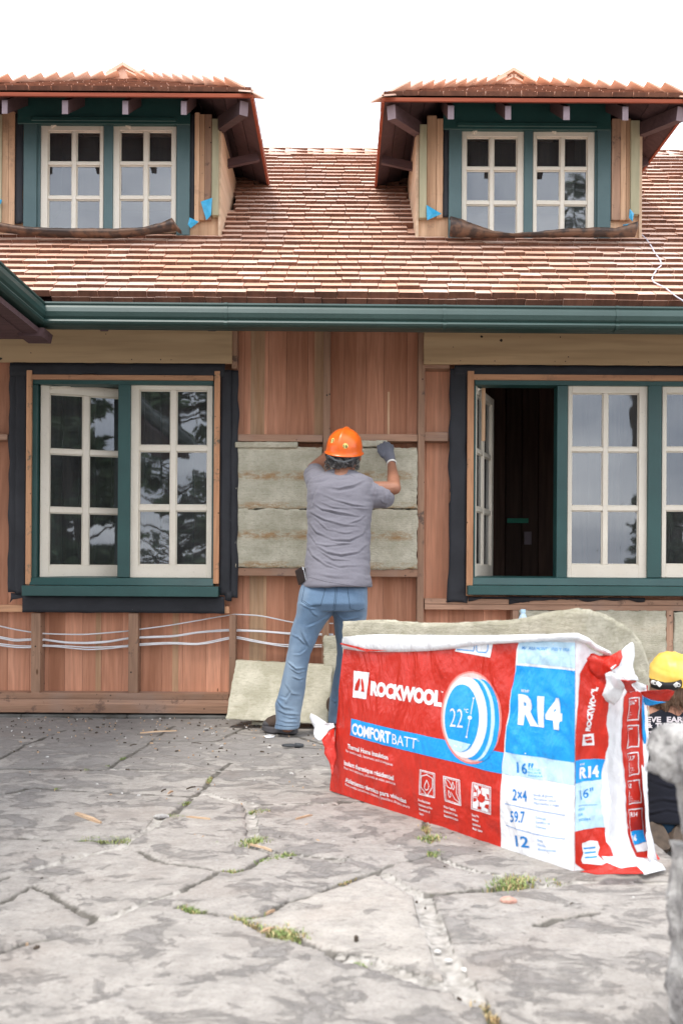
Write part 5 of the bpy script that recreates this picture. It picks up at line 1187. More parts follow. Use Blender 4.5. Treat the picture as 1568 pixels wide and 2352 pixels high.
T = [('flat grass patch along the joint at the left edge of the middle paving', q4(350,606), q4(590,604), 900, .022, .016, .1),
 ('grass patch left of the pale mortar lump, middle of the paving', q4(760,500), q4(850,500), 420, .024, .016, .2),
 ('dark green tuft above the pale mortar patch in the middle of the paving', q4(1150,478), q4(1235,474), 420, .026, .016, .3),
 ('tuft growing in the crack above the mortar crossing', q4(955,340), q4(970,315), 160, .022, .008, .4),
 ('thin line of grass along the crack left of the mortar crossing', q4(830,440), q4(875,428), 160, .018, .008, .1),
 ('tuft at the fork of the joint beside a wood sliver', q4(1120,622), q4(1210,606), 520, .030, .018, .2),
 ('long low grass strip along the joint right of the wood sliver', q4(1190,710), q4(1350,664), 620, .020, .015, .1),
 ('small round grass patch in the crack below the sliver', q4(1040,754), q4(1090,748), 260, .020, .014, .35),
 ('bluish green grass patch at the left start of the lower joint', q4(830,925), q4(960,938), 620, .024, .016, .05),
 ('mixed green and dry grass along the lower joint', q4(1070,972), q4(1230,1000), 720, .024, .020, .35),
 ('taller dry topped tuft at the end of the lower joint', q4(1230,1035), q4(1390,1062), 900, .036, .020, .35),
 ('large grass tuft on the joint below the bag', q5(700,455), q5(870,420), 1100, .040, .026, .3),
 ('tuft with dry seed heads in the joint left of the bag\'s lower edge', q5(380,230), q5(440,225), 460, .036, .018, .4),
 ('small green tuft at the lower end of the joint left of the bag', q5(405,292), q5(450,290), 260, .020, .012, .1),
 ('dry brown grass directly against the bag\'s lower edge', q5(375,165), q5(400,200), 200, .030, .012, .8),
 ('tiny tuft at the corner of the wide mortar joint', q5(380,470), q5(430,466), 180, .016, .010, .1),
 ('tiny tuft right of the large tuft below the bag', q5(950,425), q5(985,420), 120, .022, .014, .3),
 ('brown dry moss strip at the bottom edge of the photo', q5(640,1000), q5(720,1080), 420, .018, .020, .9),
 ('tiny green sprout in the diagonal crack near the wall', q4(555,232), q4(572,224), 110, .020, .007, 0),
 ('tiny green sprout at the left end of the diagonal crack', q4(485,266), q4(500,260), 90, .018, .007, 0),
 ('little green patch at the far left joint', q4(380,290), q4(420,268), 130, .014, .010, .1),
 ('tiny sprout at the left edge of the middle paving', q4(250,368), q4(275,366), 110, .016, .008, .2),
 ('tiny green tuft on the flat mortar strip at the bottom', q5(60,805), q5(95,800), 110, .014, .010, 0),
 ('tiny green patch left of the fork of the joint', q4(970,616), q4(1000,614), 110, .014, .010, 0),
 ('tiny brown and green tuft left of the mortar patch', q4(1060,520), q4(1090,518), 130, .018, .008, .5),
 ('yellowish moss in the crack at the right of the middle paving', q5(-20,440), q5(60,400), 150, .012, .008, .6)]
for i, q in enumerate(T): tuft(q[0], q[1], q[2], int(q[3]*.62), q[4]*.62, q[5]*1.25, q[6], seed=i)

# ------------------------------------------------------------------ rough stone wall at the right edge, close to the camera
def rock(name, ctr, size, seed, parent, sub=5, amp=.12):
    bm = bmesh.new(); bmesh.ops.create_cube(bm, size=2); bmesh.ops.subdivide_edges(bm, edges=bm.edges[:], cuts=22, use_grid_fill=True)
    for v in bm.verts:
        c = v.co.copy(); r = c.length; c = c.lerp(c.normalized()*1.25, .10); c = Vector((c.x*size[0], c.y*size[1], c.z*size[2]))
        k = c*4+Vector((seed, seed, 0)); c *= 1+amp*noise.fractal(k, 1, 2, 3); c += c.normalized()*.010*noise.fractal(c*28+Vector((seed,0,0)), 1, 2, 4); v.co = c+Vector(ctr)
    me = bpy.data.meshes.new(name); bm.to_mesh(me); bm.free(); me.materials.append(M['rock']); me.polygons.foreach_set('use_smooth', [True]*len(me.polygons)); return place(name, me, parent)
sp = W(1560, 2300, 1.40); wall = empty('stone_wall', (.66, sp.y, 0), 'rough grey stone wall with overhanging cap stone at the right edge, nearest the camera', 'stone wall')
Zc = 1.42
a = W(1468, 1757, Zc); zt = W(1500, 1698, Zc).z; zb = W(1560, 1846, Zc).z
rock('cap_stone', (a.x+.30, a.y+.02, (zt+zb)/2+.004), (.225, .17, (zt-zb)/2*.86), 3, wall, amp=.12)
b = W(1548, 1900, Zc); rock('wall_stone', (b.x+.30, a.y+.05, .46), (.225, .13, .115), 9, wall, amp=.08)
b = W(1533, 2100, Zc); rock('wall_stone', (b.x+.30, a.y+.03, .235), (.238, .15, .155), 14, wall, amp=.06); rock('wall_stone', (b.x+.31, a.y+.04, .05), (.245, .16, .11), 19, wall, amp=.06)

# ------------------------------------------------------------------ trees across the garden, seen mirrored in the panes
def tree(label, x, y, z0, z1, rad, n, seed, cone=.5, trunk_to=None, leaf=.16, hole=.0):
    rn = random.Random(seed); root = empty('conifer_tree', (x, y, -.58), label, 'tree', 'trees across the garden')
    mb = MB(); H = z1+.58; mb.tube([(x+.1*math.sin(k), y, -.6+H*k/9*.97) for k in range(10)], [.20*(1-.09*k) for k in range(10)], 10, .5)
    cl = []
    for k in range(120):
        t = rn.random()**.8; z = z0+(z1-z0)*t; rr = rad*(1-cone*t)*rn.uniform(.45, 1.0); an = rn.uniform(0, 6.28); c = Vector((x+rr*math.cos(an), y+rr*math.sin(an), z)); cl.append((c, rn.uniform(.2, .5)*rad*.34))
        mb.tube([(x, y, z-.35*rr), tuple(c)], [.035, .012], 5, .5)
    mb.build('trunk', M['bark'], root, smooth=True); lf = MB()
    for k in range(n):
        c, r = rn.choice(cl); p_ = c+Vector((rn.gauss(0,1), rn.gauss(0,1), rn.gauss(0,.6)))*r*.62; a1 = Vector((rn.gauss(0,1), rn.gauss(0,1), rn.gauss(0,.7))).normalized(); a2 = a1.cross(Vector((rn.gauss(0,1), rn.gauss(0,1), rn.gauss(0,1)))).normalized(); s_ = leaf*rn.uniform(.5, 1.2)
        lf.add([p_-a1*s_, p_+a2*s_*.35, p_+a1*s_, p_-a2*s_*.35], [(0,1,2,3)], rn.random())
    lf.build('crown', M['leaf'], root, fix=False)
tree('large spreading conifer across the garden, mirrored in the left window', -3.8, -15.5, .8, 5.9, 2.2, 6500, 1, .30, leaf=.13)
tree('dark conifer across the garden, mirrored in the open left sash', 2.4, -13.0, .3, 6.0, 1.25, 15000, 2, .15, leaf=.15)
tree('tall conifer with a high crown, mirrored in the right dormer window', 7.2, -15.5, 7.0, 13.5, 2.0, 9000, 3, .3, leaf=.13)
tree('small low conifer across the garden, mirrored low in the right window', 7.0, -15.5, .0, 2.75, .95, 3500, 4, .5, leaf=.11)
tree('broad dark conifer standing behind the slimmer one across the garden', 3.0, -16.5, .0, 5.2, 1.9, 12000, 6, .25, leaf=.2)
tree('dark conifer at the far left of the garden behind the camera', -8.5, -14.0, .2, 7.5, 2.4, 5000, 5, .4, leaf=.26)

# crumbs, bark bits and grit scattered over the stones
def crumbs():
    rn = random.Random(77); mb = MB()
    for k in range(800):
        near = rn.random() < .55; y = -rn.betavariate(1, 3)*1.3-.04 if near else rn.uniform(-3.9, -.3); x = rn.uniform(-1.9, 1.25 if y < -2.7 else .95)
        s_ = rn.uniform(.0012, .004) if near else rn.uniform(.0012, .0038); an = rn.uniform(0, 3.14); l_ = s_*rn.choice((1, 1.4, 3.0)); c, s = math.cos(an), math.sin(an); z = .003
        q = lambda a, b_, h: (x+a*c-b_*s, y+a*s+b_*c, z+h); h = s_*rn.uniform(.4, .9)
        mb.hexa([q(-l_,-s_,-.004), q(l_,-s_*.8,-.004), q(l_*.8,s_,-.004), q(-l_,s_*.7,-.004), q(-l_*.8,-s_*.7,h), q(l_*.7,-s_*.6,h*.8), q(l_*.6,s_*.6,h), q(-l_*.8,s_*.5,h*.7)], rn.random(), rn.choice((0,0,0,1,1,2)))
    o = mb.build('grit', [M['bark'], M['sliver'], M['chip_white']], fix=False); tag(o, 'crumbs of bark, wood and grit scattered over the paving', 'grit', kind='stuff')
crumbs()
# ------------------------------------------------------------------ people
def capsule(mb, a, ra, b, rb, seg=12):
    a, b = Vector(a), Vector(b); d = (b-a); L_ = d.length; d.normalize(); n = 6; path = []; rad = []
    for k in range(n+1): t = math.pi/2*k/n; path.append(a-d*ra*math.cos(t)); rad.append(max(.0004, ra*math.sin(t)))
    for k in range(n+1): t = math.pi/2*k/n; path.append(b+d*rb*math.sin(t)); rad.append(max(.0004, rb*math.cos(t)))
    mb.tube(path, rad, seg)
def chain(mb, pts, seg=12):
    for (a, ra), (b, rb) in zip(pts[:-1], pts[1:]): capsule(mb, a, ra, b, rb, seg)
def remesh(mb, voxel, smooth=4, factor=.5):
    me = mb.mesh('tmp'); o = bpy.data.objects.new('tmp', me); COL.objects.link(o)
    bm = bmesh.new(); bm.from_mesh(me); bmesh.ops.recalc_face_normals(bm, faces=bm.faces); bm.to_mesh(me); bm.free()
    r = o.modifiers.new('r', 'REMESH'); r.mode = 'VOXEL'; r.voxel_size = voxel; r.use_smooth_shade = True
    if smooth: s_ = o.modifiers.new('s', 'SMOOTH'); s_.iterations = smooth; s_.factor = factor
    dg = bpy.context.evaluated_depsgraph_get(); dg.update(); out = bpy.data.meshes.new_from_object(o.evaluated_get(dg)); bpy.data.objects.remove(o); return out
def finish(me, name, mat, parent):
    me.materials.clear(); me.materials.append(mat); me.polygons.foreach_set('use_smooth', [True]*len(me.polygons)); me.name = name
    if 'tint' not in me.attributes: a = me.attributes.new('tint', 'FLOAT', 'FACE'); a.data.foreach_set('value', [.5]*len(me.polygons))
    return place(name, me, parent)
def getco(me): a = np.empty(len(me.vertices)*3); me.vertices.foreach_get('co', a); return a.reshape(-1, 3)
def getno(me): a = np.empty(len(me.vertices)*3); me.vertex_normals.foreach_get('vector', a); return a.reshape(-1, 3)
def folds(me, fl, noise_amp=.003, freq=7, stretch=(1,1,1.6), seed=0, thr=.0):
    """press creases (pixel polylines on the camera side) into cloth: (polyline, width px, depth m)"""
    P = getco(me); Nn = getno(me); uv = proj(P); d = np.zeros(len(P)); face = np.clip((-(Nn[:,1])-.0)*3, 0, 1)
    for pl, w_, dep in fl:
        pl = np.array(pl, float); m = np.full(len(P), 1e9); side = np.zeros(len(P)); tt = np.zeros(len(P)); nseg = len(pl)-1
        for i in range(nseg):
            a, b = pl[i], pl[i+1]; ab = b-a; t = np.clip(((uv-a) @ ab)/(ab @ ab), 0, 1); q = uv-(a+t[:,None]*ab); dd = np.linalg.norm(q, axis=1); up = dd < m
            m[up] = dd[up]; side[up] = (ab[0]*q[:,1]-ab[1]*q[:,0])[up]/np.linalg.norm(ab); tt[up] = ((i+t)/nseg)[up]
        fade = np.clip(np.sin(np.pi*np.clip(tt, 0, 1)), 0, 1)**.6
        d += dep*fade*face*(1.4*np.exp(-((side+w_*.8)/(w_*.8))**2)*(m < 3.2*w_) - 1.25*np.exp(-((side-w_*.4)/(w_*.5))**2)*(m < 3*w_))*np.where(m < 3.3*w_, 1, 0)
    brk = np.array([noise.noise(Vector((p[0]*9+seed, p[1]*9, p[2]*9))) for p in P]); d *= .72*np.clip(.85+1.1*brk, .15, 1.4)
    nn = np.array([noise.fractal(Vector((p[0]*freq*stretch[0]+seed, p[1]*freq*stretch[1], p[2]*freq*stretch[2])), 1.0, 2.0, 3) for p in P]); d += noise_amp*nn
    P = P+Nn*d[:,None]; me.vertices.foreach_set('co', P.ravel()); me.update()
def bvh(o):
    me = o.data; org = ROOT[o]; return BVHTree.FromPolygons([tuple(v.co+org) for v in me.vertices], [tuple(p_.vertices) for p_ in me.polygons])
CAMP = Vector((0, CAMY, CAMZ))
def hit(t, u, v, off=.001):
    r = ray(u, v).normalized(); h = t.ray_cast(CAMP, r)
    return (h[0]-r*off, h[1]) if h[0] is not None else (None, None)
def seam(t, lines, name, mat, parent, r=.0014, off=.0005):
    mb = MB()
    for pl in lines:
        P = []
        for a, b in zip(pl[:-1], pl[1:]):
            n = max(2, int(math.hypot(b[0]-a[0], b[1]-a[1])/2))
            for k in range(n): h, _ = hit(t, a[0]+(b[0]-a[0])*k/n, a[1]+(b[1]-a[1])*k/n, off); P += [h] if h else []
        h, _ = hit(t, *pl[-1], off); P += [h] if h else []
        if len(P) > 2: mb.tube(P, r, 6)
    return mb.build(name, mat, parent, smooth=True)
def decal_text(t, body, a, b, cap, name, mat, parent, bold=.02, off=.0015):
    vs, fs = text_geo(body, bold, 1.0); x0 = min(v[0] for v in vs); x1 = max(v[0] for v in vs); ux = ((b[0]-a[0])/(x1-x0), (b[1]-a[1])/(x1-x0)); k = cap/CAPH; V = []
    for x, y in vs:
        h, _ = hit(t, a[0]+(x-x0)*ux[0], a[1]+(x-x0)*ux[1]-y*k, off); V.append(h or W(a[0]+(x-x0)*ux[0], a[1]-y*k, 4.6))
    mb = MB(); mb.add(V, fs, .5); return mb.build(name, mat, parent, fix=False)
def decal_disk(t, u, v, r, name, mat, parent, off=.0008):
    c, n = hit(t, u, v, off)
    if c is None: return
    a = n.orthogonal().normalized(); b = n.cross(a); P = [c]
    for k in range(20):
        q = c+(a*math.cos(k*.3142)+b*math.sin(k*.3142))*r; d_ = (q-CAMP).normalized(); h = t.ray_cast(CAMP, d_); P.append((h[0]-d_*off) if h[0] is not None else q)
    mb = MB(); mb.add(P, [(0, k+1, (k+1)%20+1) for k in range(20)], .5); return mb.build(name, mat, parent, fix=False)
def ring_loft(mb, rings, seg=40, ex=2.3):
    rows = []
    for (uL, uR, v, Z, dep) in rings:
        a, b = W(uL, v, Z), W(uR, v, Z); c = (a+b)/2; hx = (b.x-a.x)/2; row = []
        for k in range(seg):
            t = 2*math.pi*k/seg; ct, st_ = math.cos(t), math.sin(t); row.append((c.x+hx*math.copysign(abs(ct)**(2/ex), ct), c.y+dep*math.copysign(abs(st_)**(2/ex), st_), c.z+(b.z-a.z)/2*ct))
        rows.append(row)
    n = len(mb.v); mb.grid(rows, closed=True); m = len(rows); mb.f.append([n+k for k in range(seg)]); mb.f.append([n+(m-1)*seg+k for k in range(seg-1, -1, -1)]); mb.t += [.5, .5]; mb.m += [0, 0]

def standing_worker():
    foot = G(650, 1689); root = empty('person', (foot.x+.12, foot.y+.15, 0), 'standing person in orange hard hat, grey T-shirt and blue jeans, pressing insulation into the wall', 'person')
    # body ----------------------------------------------------
    b = MB(); Zs = 4.97
    head = W(787, 1040, 4.96)
    b.ball(head+Vector((0,.01,.01)), .092, (.92,1.1,1.18), 20, 14); b.ball(head+Vector((.012,.06,-.06)), .062, (1,1,.95), 16, 10)      # skull, jaw
    b.ball(head+Vector((.02,.122,-.03)), .018, (.7,1.2,1.3), 8, 6)                                                                      # nose
    for s in (-1, 1): b.ball(head+Vector((.09*s+.004,.012,-.018)), .020, (.45,.8,1.4), 10, 8)                                            # ears
    b.ball(head+Vector((.02,.105,-.072)), .022, (1.2,.6,.5), 8, 6)
    chain(b, [(W(786,1075,4.96), .055), (W(784,1100,4.93), .065)])
    chain(b, [(W(784,1115,4.95), .065), (W(778,1200,4.90), .085), (W(770,1300,4.85), .085), (W(765,1375,4.82), .08)])
    # right arm, raised to the batt
    shR, elR, wrR = W(850,1128,4.95), W(905,1121,4.93), W(899,1067,5.20)
    chain(b, [(W(800,1118,4.95), .07), (shR, .055), (elR, .037)]); chain(b, [(elR, .036), (elR.lerp(wrR,.3), .036), (wrR, .024), (W(893,1045,5.26), .024)])
    # left arm, reaching forward past the head, with its hand
    shL, elL, wrL = W(728,1106,4.98), W(720,1078,5.16), W(748,1049,5.27)
    chain(b, [(W(770,1115,4.95), .07), (shL, .055), (elL, .040)]); chain(b, [(elL, .040), (elL.lerp(wrL,.35), .036), (wrL, .026)])
    pm = W(757,1034,5.31); capsule(b, wrL, .026, pm, .034)
    for k in range(4):
        f0 = W(752+5.4*k, 1024, 5.325); f1 = W(753+5.4*k, 1016, 5.345); f2 = W(754+5.4*k, 1016+(k%2)*2, 5.375); chain(b, [(pm, .012), (f0, .010), (f1, .009), (f2, .008)], 8)
    chain(b, [(pm, .014), (W(768,1036,5.33), .011), (W(773,1028,5.35), .009)], 8)
    for pts in (((722,1395,4.82,.06),(696,1472,4.81,.048),(675,1562,4.80,.045),(664,1620,4.80,.042),(660,1665,4.80,.040)), ((804,1400,4.86,.06),(802,1480,4.93,.05),(792,1560,5.0,.055),(783,1620,5.05,.045),(782,1655,5.08,.042))):
        chain(b, [(W(u, v, Z), r) for u, v, Z, r in pts])
    finish(remesh(b, .0055, 3), 'body', M['skin'], root)
    # T-shirt -------------------------------------------------
    s = MB()
    ring_loft(s, [(757,817,1080,4.955,.058),(738,838,1090,4.955,.075),(716,856,1099,4.95,.095),(706,860,1115,4.94,.11),(704,858,1140,4.93,.122),(705,855,1170,4.92,.125),(706,851,1205,4.90,.125),(705,849,1245,4.88,.125),(701,849,1290,4.85,.135),(697,850,1320,4.83,.150),(695,853,1343,4.82,.160),(696.5,853.5,1348,4.82,.160)], 44)
    chain(s, [(W(838,1136,4.94), .078), (W(862,1138,4.94), .070), (W(880,1142,4.935), .060)]); 
    a_, b_ = W(862,1139,4.94), W(893,1145,4.93); s.tube([a_, a_.lerp(b_,.5), b_], [.070, .062, .0555], 22)
    a_, b_ = W(730,1108,4.98), W(721,1087,5.10); chain(s, [(W(735,1120,4.96), .070), (a_, .068)]); s.tube([a_, a_.lerp(b_,.5), b_], [.066, .064, .060], 22)
    me = remesh(s, .0050, 9)
    c1 = lambda *p: [(595.8+.24*x, 940.8+.24*y) for x, y in p]
    fl = [(c1((560,800),(720,870),(900,920),(1010,930)), 3.0, .0055), (c1((490,890),(600,960),(760,990),(910,1010)), 3.0, .006), (c1((470,980),(620,1060),(800,1110),(980,1120)), 3.2, .006),
          (c1((620,950),(750,1000),(1000,1030)), 2.6, .004), (c1((465,1080),(540,1180),(700,1250),(860,1255),(990,1200),(1060,1080)), 3.6, .008), (c1((460,1180),(540,1290),(640,1310),(840,1290)), 2.8, .006),
          (c1((520,1290),(640,1370),(780,1400),(950,1370),(1030,1290)), 3.4, .006), (c1((600,1450),(760,1510),(970,1500)), 3.6, .005), (c1((450,1310),(500,1400),(640,1500),(760,1530)), 3.2, .006),
          (c1((1010,680),(900,730),(760,760),(600,740)), 4.5, -.006), (c1((1085,940),(1000,940),(880,920)), 3, .005), (c1((560,740),(520,830),(500,930)), 4.5, .006), (c1((690,1270),(760,1290),(880,1285)), 2.2, .005),
          (c1((1080,680),(1105,780),(1095,900)), 3.0, .007), (c1((1140,700),(1190,800),(1200,900)), 3.5, .005), (c1((1150,860),(1180,900),(1230,905)), 2.5, .004), (c1((470,700),(600,680),(700,640)), 4, .004), (c1((660,640),(760,670),(880,650)), 3, .0045),
          (c1((1000,1020),(1040,1150),(1045,1300)), 4, .005), (c1((560,1580),(700,1610),(900,1620)), 4, .004), (c1((520,1040),(640,1150),(820,1190),(960,1160)), 2.8, .005), (c1((640,1120),(760,1180),(930,1190)), 2.2, .004),
          (c1((540,870),(700,940),(860,955)), 2.2, .004), (c1((840,1100),(960,1060),(1050,990)), 3.0, .005), (c1((560,1350),(700,1440),(880,1450)), 2.4, .004)]
    folds(me, fl, .0055, 8, (1,1,2.2), 3); sh = finish(me, 't_shirt', M['tee'], root); t = bvh(sh)
    for ln in (c1((470,1600),(640,1645),(860,1680),(1070,1700)), c1((1248,745),(1240,850),(1205,940)), c1((690,600),(760,612),(880,625),(905,640))): seam(t, [ln], 'hem', M['tee'], root, .0016)
    # jeans ---------------------------------------------------
    j = MB()
    ring_loft(j, [(705,838,1318,4.83,.09),(694,843,1340,4.82,.115),(687,844,1360,4.81,.135),(684,843,1385,4.80,.142),(686,842,1402,4.81,.130)], 40)
    Z1, Z2 = 4.80, 4.9
    ring_loft(j, [(683,768,1385,4.80,.125),(680,764,1410,4.80,.115),(673,750,1430,4.80,.10),(667,733,1454,4.80,.092),(664,722,1480,4.795,.085),(660,712,1502,4.79,.08),(655,708,1526,4.79,.075),(647,703,1562,4.79,.07),(638,699,1595,4.80,.067),(631,695,1617,4.80,.066),(633,690,1640,4.80,.066),(633,688.5,1655,4.80,.068),(630,688,1672,4.80,.072)], 36)
    ring_loft(j, [(757,843,1385,4.82,.122),(764,842,1412,4.84,.11),(766,839,1430,4.86,.10),(769,836,1454,4.89,.092),(772,833,1480,4.92,.085),(773,830,1502,4.94,.08),(771,827,1526,4.96,.075),(763,821,1570,5.0,.07),(757,812,1610,5.04,.066),(754,808,1640,5.07,.066),(751,806,1659,5.08,.070)], 36)
    me = remesh(j, .0050, 8); x2 = lambda *p: [(501.8+.24*x, 1285.8+.24*y) for x, y in p]
    fl = [(x2((690,720),(760,750),(830,820)), 2.6, .006), (x2((660,980),(740,1050),(850,1040)), 2.6, .007), (x2((680,1040),(760,1090),(850,1070)), 2.2, .005), (x2((700,1120),(770,1150),(840,1130)), 2.4, .006), (x2((560,1440),(640,1480),(780,1490)), 3.0, .008),
          (x2((545,1340),(620,1420),(720,1440)), 3.0, .007), (x2((1080,510),(960,590),(840,640)), 3.6, .007), (x2((1070,560),(980,680),(900,820)), 3.6, .006), (x2((560,1530),(650,1560),(770,1560)), 2.4, .006), (x2((840,850),(780,900),(700,900)), 2.4, .005),
          (x2((1110,520),(1200,580),(1350,560)), 3.0, .006), (x2((850,440),(900,520),(960,560)), 3.2, .005), (x2((1130,1000),(1100,1060),(1060,1200)), 2.6, .005), (x2((790,680),(820,760),(860,840)), 3.0, .006), (x2((700,1250),(650,1330),(560,1300)), 3.2, .005), (x2((630,1180),(700,1290),(790,1300)), 3.0, .004), (x2((600,1490),(680,1520),(760,1515)), 2.2, .006), (x2((1060,1330),(1110,1370),(1140,1350)), 3, .005), (x2((770,420),(860,470),(940,480)), 2.4, .004)]
    folds(me, fl, .0035, 9, (1,1,1), 11); je = finish(me, 'jeans', M['denim'], root); t = bvh(je)
    seam(t, [x2((833,205),(1030,238),(1005,340),(975,440),(875,450),(795,400),(815,300),(833,205)), x2((838,222),(1025,252)), x2((1230,255),(1320,268),(1400,272)), x2((1230,255),(1245,360),(1258,465),(1330,490),(1395,465)), x2((1135,240),(1128,350),(1115,470),(1085,500)), x2((1122,240),(1112,360),(1098,470)), x2((545,1575),(640,1595),(768,1590)), x2((985,430),(880,438),(808,390))], 'stitching', M['stitch'], root, .0012)
    # hair, helmet ---------------------------------------------
    h = MB(); h.ball(head+Vector((-.004,-.012,-.020)), .090, (.97,1.0,.80), 22, 14); h.ball(head+Vector((-.012,-.055,-.055)), .052, (1.15,.7,.8), 14, 10)
    me = remesh(h, .006, 2); P = getco(me); Nn = getno(me); d = np.array([.010*noise.fractal(Vector(p)*55, 1, 2, 3)+.006*abs(noise.noise(Vector(p)*26)) for p in P]); me.vertices.foreach_set('co', (P+Nn*d[:,None]).ravel()); me.update()
    # keep only the hair below the helmet line and behind the face
    bm = bmesh.new(); bm.from_mesh(me); bmesh.ops.delete(bm, geom=[f for f in bm.faces if f.calc_center_median().y > head.y+.035], context='FACES'); bm.to_mesh(me); bm.free()
    hr = finish(me, 'hair', M['hair'], root)
    mb = MB(); rnd = random.Random(4)                        # loose curls
    for k in range(150):
        an = rnd.uniform(-2.9, -.25); zz = rnd.uniform(-.092, -.045); c = head+Vector((-.004+.090*math.cos(an), -.012+.094*math.sin(an), zz)); rr = rnd.uniform(.006, .012); ph = rnd.uniform(0, 6.28)
        mb.tube([c+Vector((rr*math.cos(ph+q), rr*.7*math.sin(ph+q), -.006*q+.012)) for q in np.linspace(0, 4.2, 8)], .0011, 5, rnd.random())
    mb.build('hair', M['hair'], root, smooth=True)
    hc = W(790.5, 1031, 4.965); Rm = Matrix.Rotation(R(4), 3, 'Y') @ Matrix.Rotation(R(17), 3, 'X') @ Matrix.Rotation(R(-14), 3, 'Z')
    mb = MB(); rows = []; nr, ns = 16, 48
    for i in range(nr+1):
        ph = math.pi/2*i/nr; row = []
        for k in range(ns):
            th = 2*math.pi*k/ns; r = math.sin(ph)**.92; zz = math.cos(ph)**.95 if ph < math.pi/2 else 0; x, y = .096*r*math.cos(th), .124*r*math.sin(th); z = .112*zz
            cr_ = math.exp(-(x/.011)**2)*.009*(1 if y < .1 else 0)*min(1, max(0, zz*2.2)); rib = sum(math.exp(-((x-q)/.006)**2) for q in (-.072, .072))*.003*(zz > .12)*(zz < .6)
            n_ = Vector((x/.096, y/.124, z/.112+.01)).normalized(); row.append(Vector((x, y, z))+n_*(cr_+rib))
        rows.append(row)
    for sx, dz in ((1.02,-.012),(1.05,-.018),(1.085,-.0205),(1.085,-.0235),(1.05,-.022),(.99,-.016),(.97,.0)):
        rows.append([Vector((.096*sx*math.cos(2*math.pi*k/ns), .124*sx*math.sin(2*math.pi*k/ns)+(.012 if math.sin(2*math.pi*k/ns) > .2 else 0)*(sx > 1.04), dz)) for k in range(ns)])
    rows = [[hc+Rm @ p_ for p_ in r_] for r_ in rows]; mb.grid(rows, closed=True); hat = mb.build('hard_hat', M['orange'], root, smooth=True, weld=.0002); t = bvh(hat)
    decal_disk(t, 763, 1012, .0145, 'sticker', M['sticker'], hat); decal_disk(t, 793, 1024, .0145, 'sticker', M['sticker'], hat)
    decal_text(t, '17', (759.3,1016), (766.8,1016), 7, 'number', M['black'], hat, .02, .0018); decal_text(t, '16', (788.2,1028), (797.8,1028.5), 7, 'number', M['black'], hat, .02, .0018)
    mb = MB(); chain(mb, [(W(753,1047,4.86), .006), (W(770,1058,4.855), .007), (W(790,1062,4.855), .008), (W(806,1058,4.86), .007), (W(817,1050,4.90), .006)], 8); mb.build('hat_strap', M['handle'], hat, smooth=True)
    # glove ---------------------------------------------------
    g = MB(); wr, kn = W(898,1061,5.21), W(888,1030,5.30); chain(g, [(wr, .027), (W(892,1046,5.26), .036), (kn, .036)]); chain(g, [(W(882,1040,5.27), .028), (W(880,1028,5.30), .026)])
    for k, (u, v) in enumerate(((874.5,1023),(883,1018),(891.5,1019),(899.5,1025))):
        f0, f1, f2 = W(u+.5, v+6, 5.285), W(u, v-.5, 5.315), W(u, v+1.5, 5.355); chain(g, [(kn.lerp(f0, .4), .016), (f0, .0125), (f1, .0112), (f2, .010)], 10); chain(g, [(f2, .010), (W(u, v+8, 5.378), .0095)], 10)
    chain(g, [(W(880,1046,5.25), .018), (W(871,1036,5.27), .0135), (W(869,1026,5.30), .011)], 10)
    finish(remesh(g, .0036, 2), 'glove', M['glove'], root)
    mb = MB(); c = W(899,1064.5,5.205); ax = (kn-wr).normalized(); a1 = ax.orthogonal().normalized(); a2 = ax.cross(a1); mb.grid([[c+(a1*math.cos(q)+a2*math.sin(q))*(rr)+ax*dz for q in np.linspace(0, 2*math.pi, 25)[:-1]] for rr, dz in ((.0245,-.006),(.0285,-.005),(.0295,.0),(.0285,.005),(.0245,.006))], closed=True); mb.build('glove_cuff', M['cuff'], root, smooth=True)
    # belt pouch ----------------------------------------------
    mb = MB(); P = [(681,1312),(695,1300),(703,1333),(688,1344)]; Za, Zb = 4.755, 4.80
    mb.hexa([W(676,1311,4.80), W(694,1300,4.74), W(703,1306,4.80), W(690,1308,4.86), W(685,1345,4.80), W(700,1335,4.74), W(707,1336,4.80), W(695,1342,4.86)]); mb.build('belt_pouch', M['leather'], root, bevel=.004)
    mb = MB(); mb.beam(W(696.5,1303,4.736), W(702.5,1332,4.736), .007, .003); mb.beam(W(694.5,1301,4.732), W(696,1309,4.732), .008, .004); mb.build('pouch_clip', M['steel'], root)
    # boots ---------------------------------------------------
    def boot(hl, to, wd_, mats, nm='boot'):
        hl, to = Vector(hl), Vector(to); d_ = (to-hl); L_ = d_.length; d_.normalize(); s_ = Vector((-d_.y, d_.x, 0)); z0 = hl.z
        so = MB(); rows = []
        for zz, ins in ((.0,.006),(.004,.0),(.022,.0),(.030,.003)):
            row = []
            for k in range(36):
                t_ = 2*math.pi*k/36; cx_ = (1-math.cos(t_))/2; w_ = wd_*(.78+.30*math.sin(math.pi*min(1, cx_*.9+.1))-.12*math.exp(-((cx_-.38)/.15)**2))-ins; row.append(hl+d_*(L_*cx_*(1-ins*2)+ins)+s_*(math.copysign(abs(math.sin(t_))**.62, math.sin(t_))*w_)+Vector((0,0,zz+(.010*max(0, cx_-.7)/.3 if zz < .02 else .006*cx_)+(.004 if .28 < cx_ < .5 and zz < .01 else 0))))
            rows.append(row)
        so.grid(rows, closed=True); so.add(rows[0], [list(range(36))]); so.add(rows[-1], [list(range(35,-1,-1))]); r_ = so.build(nm, mats[1], root, smooth=False, weld=.0001)
        up = MB(); hz_ = Vector((0,0,1))
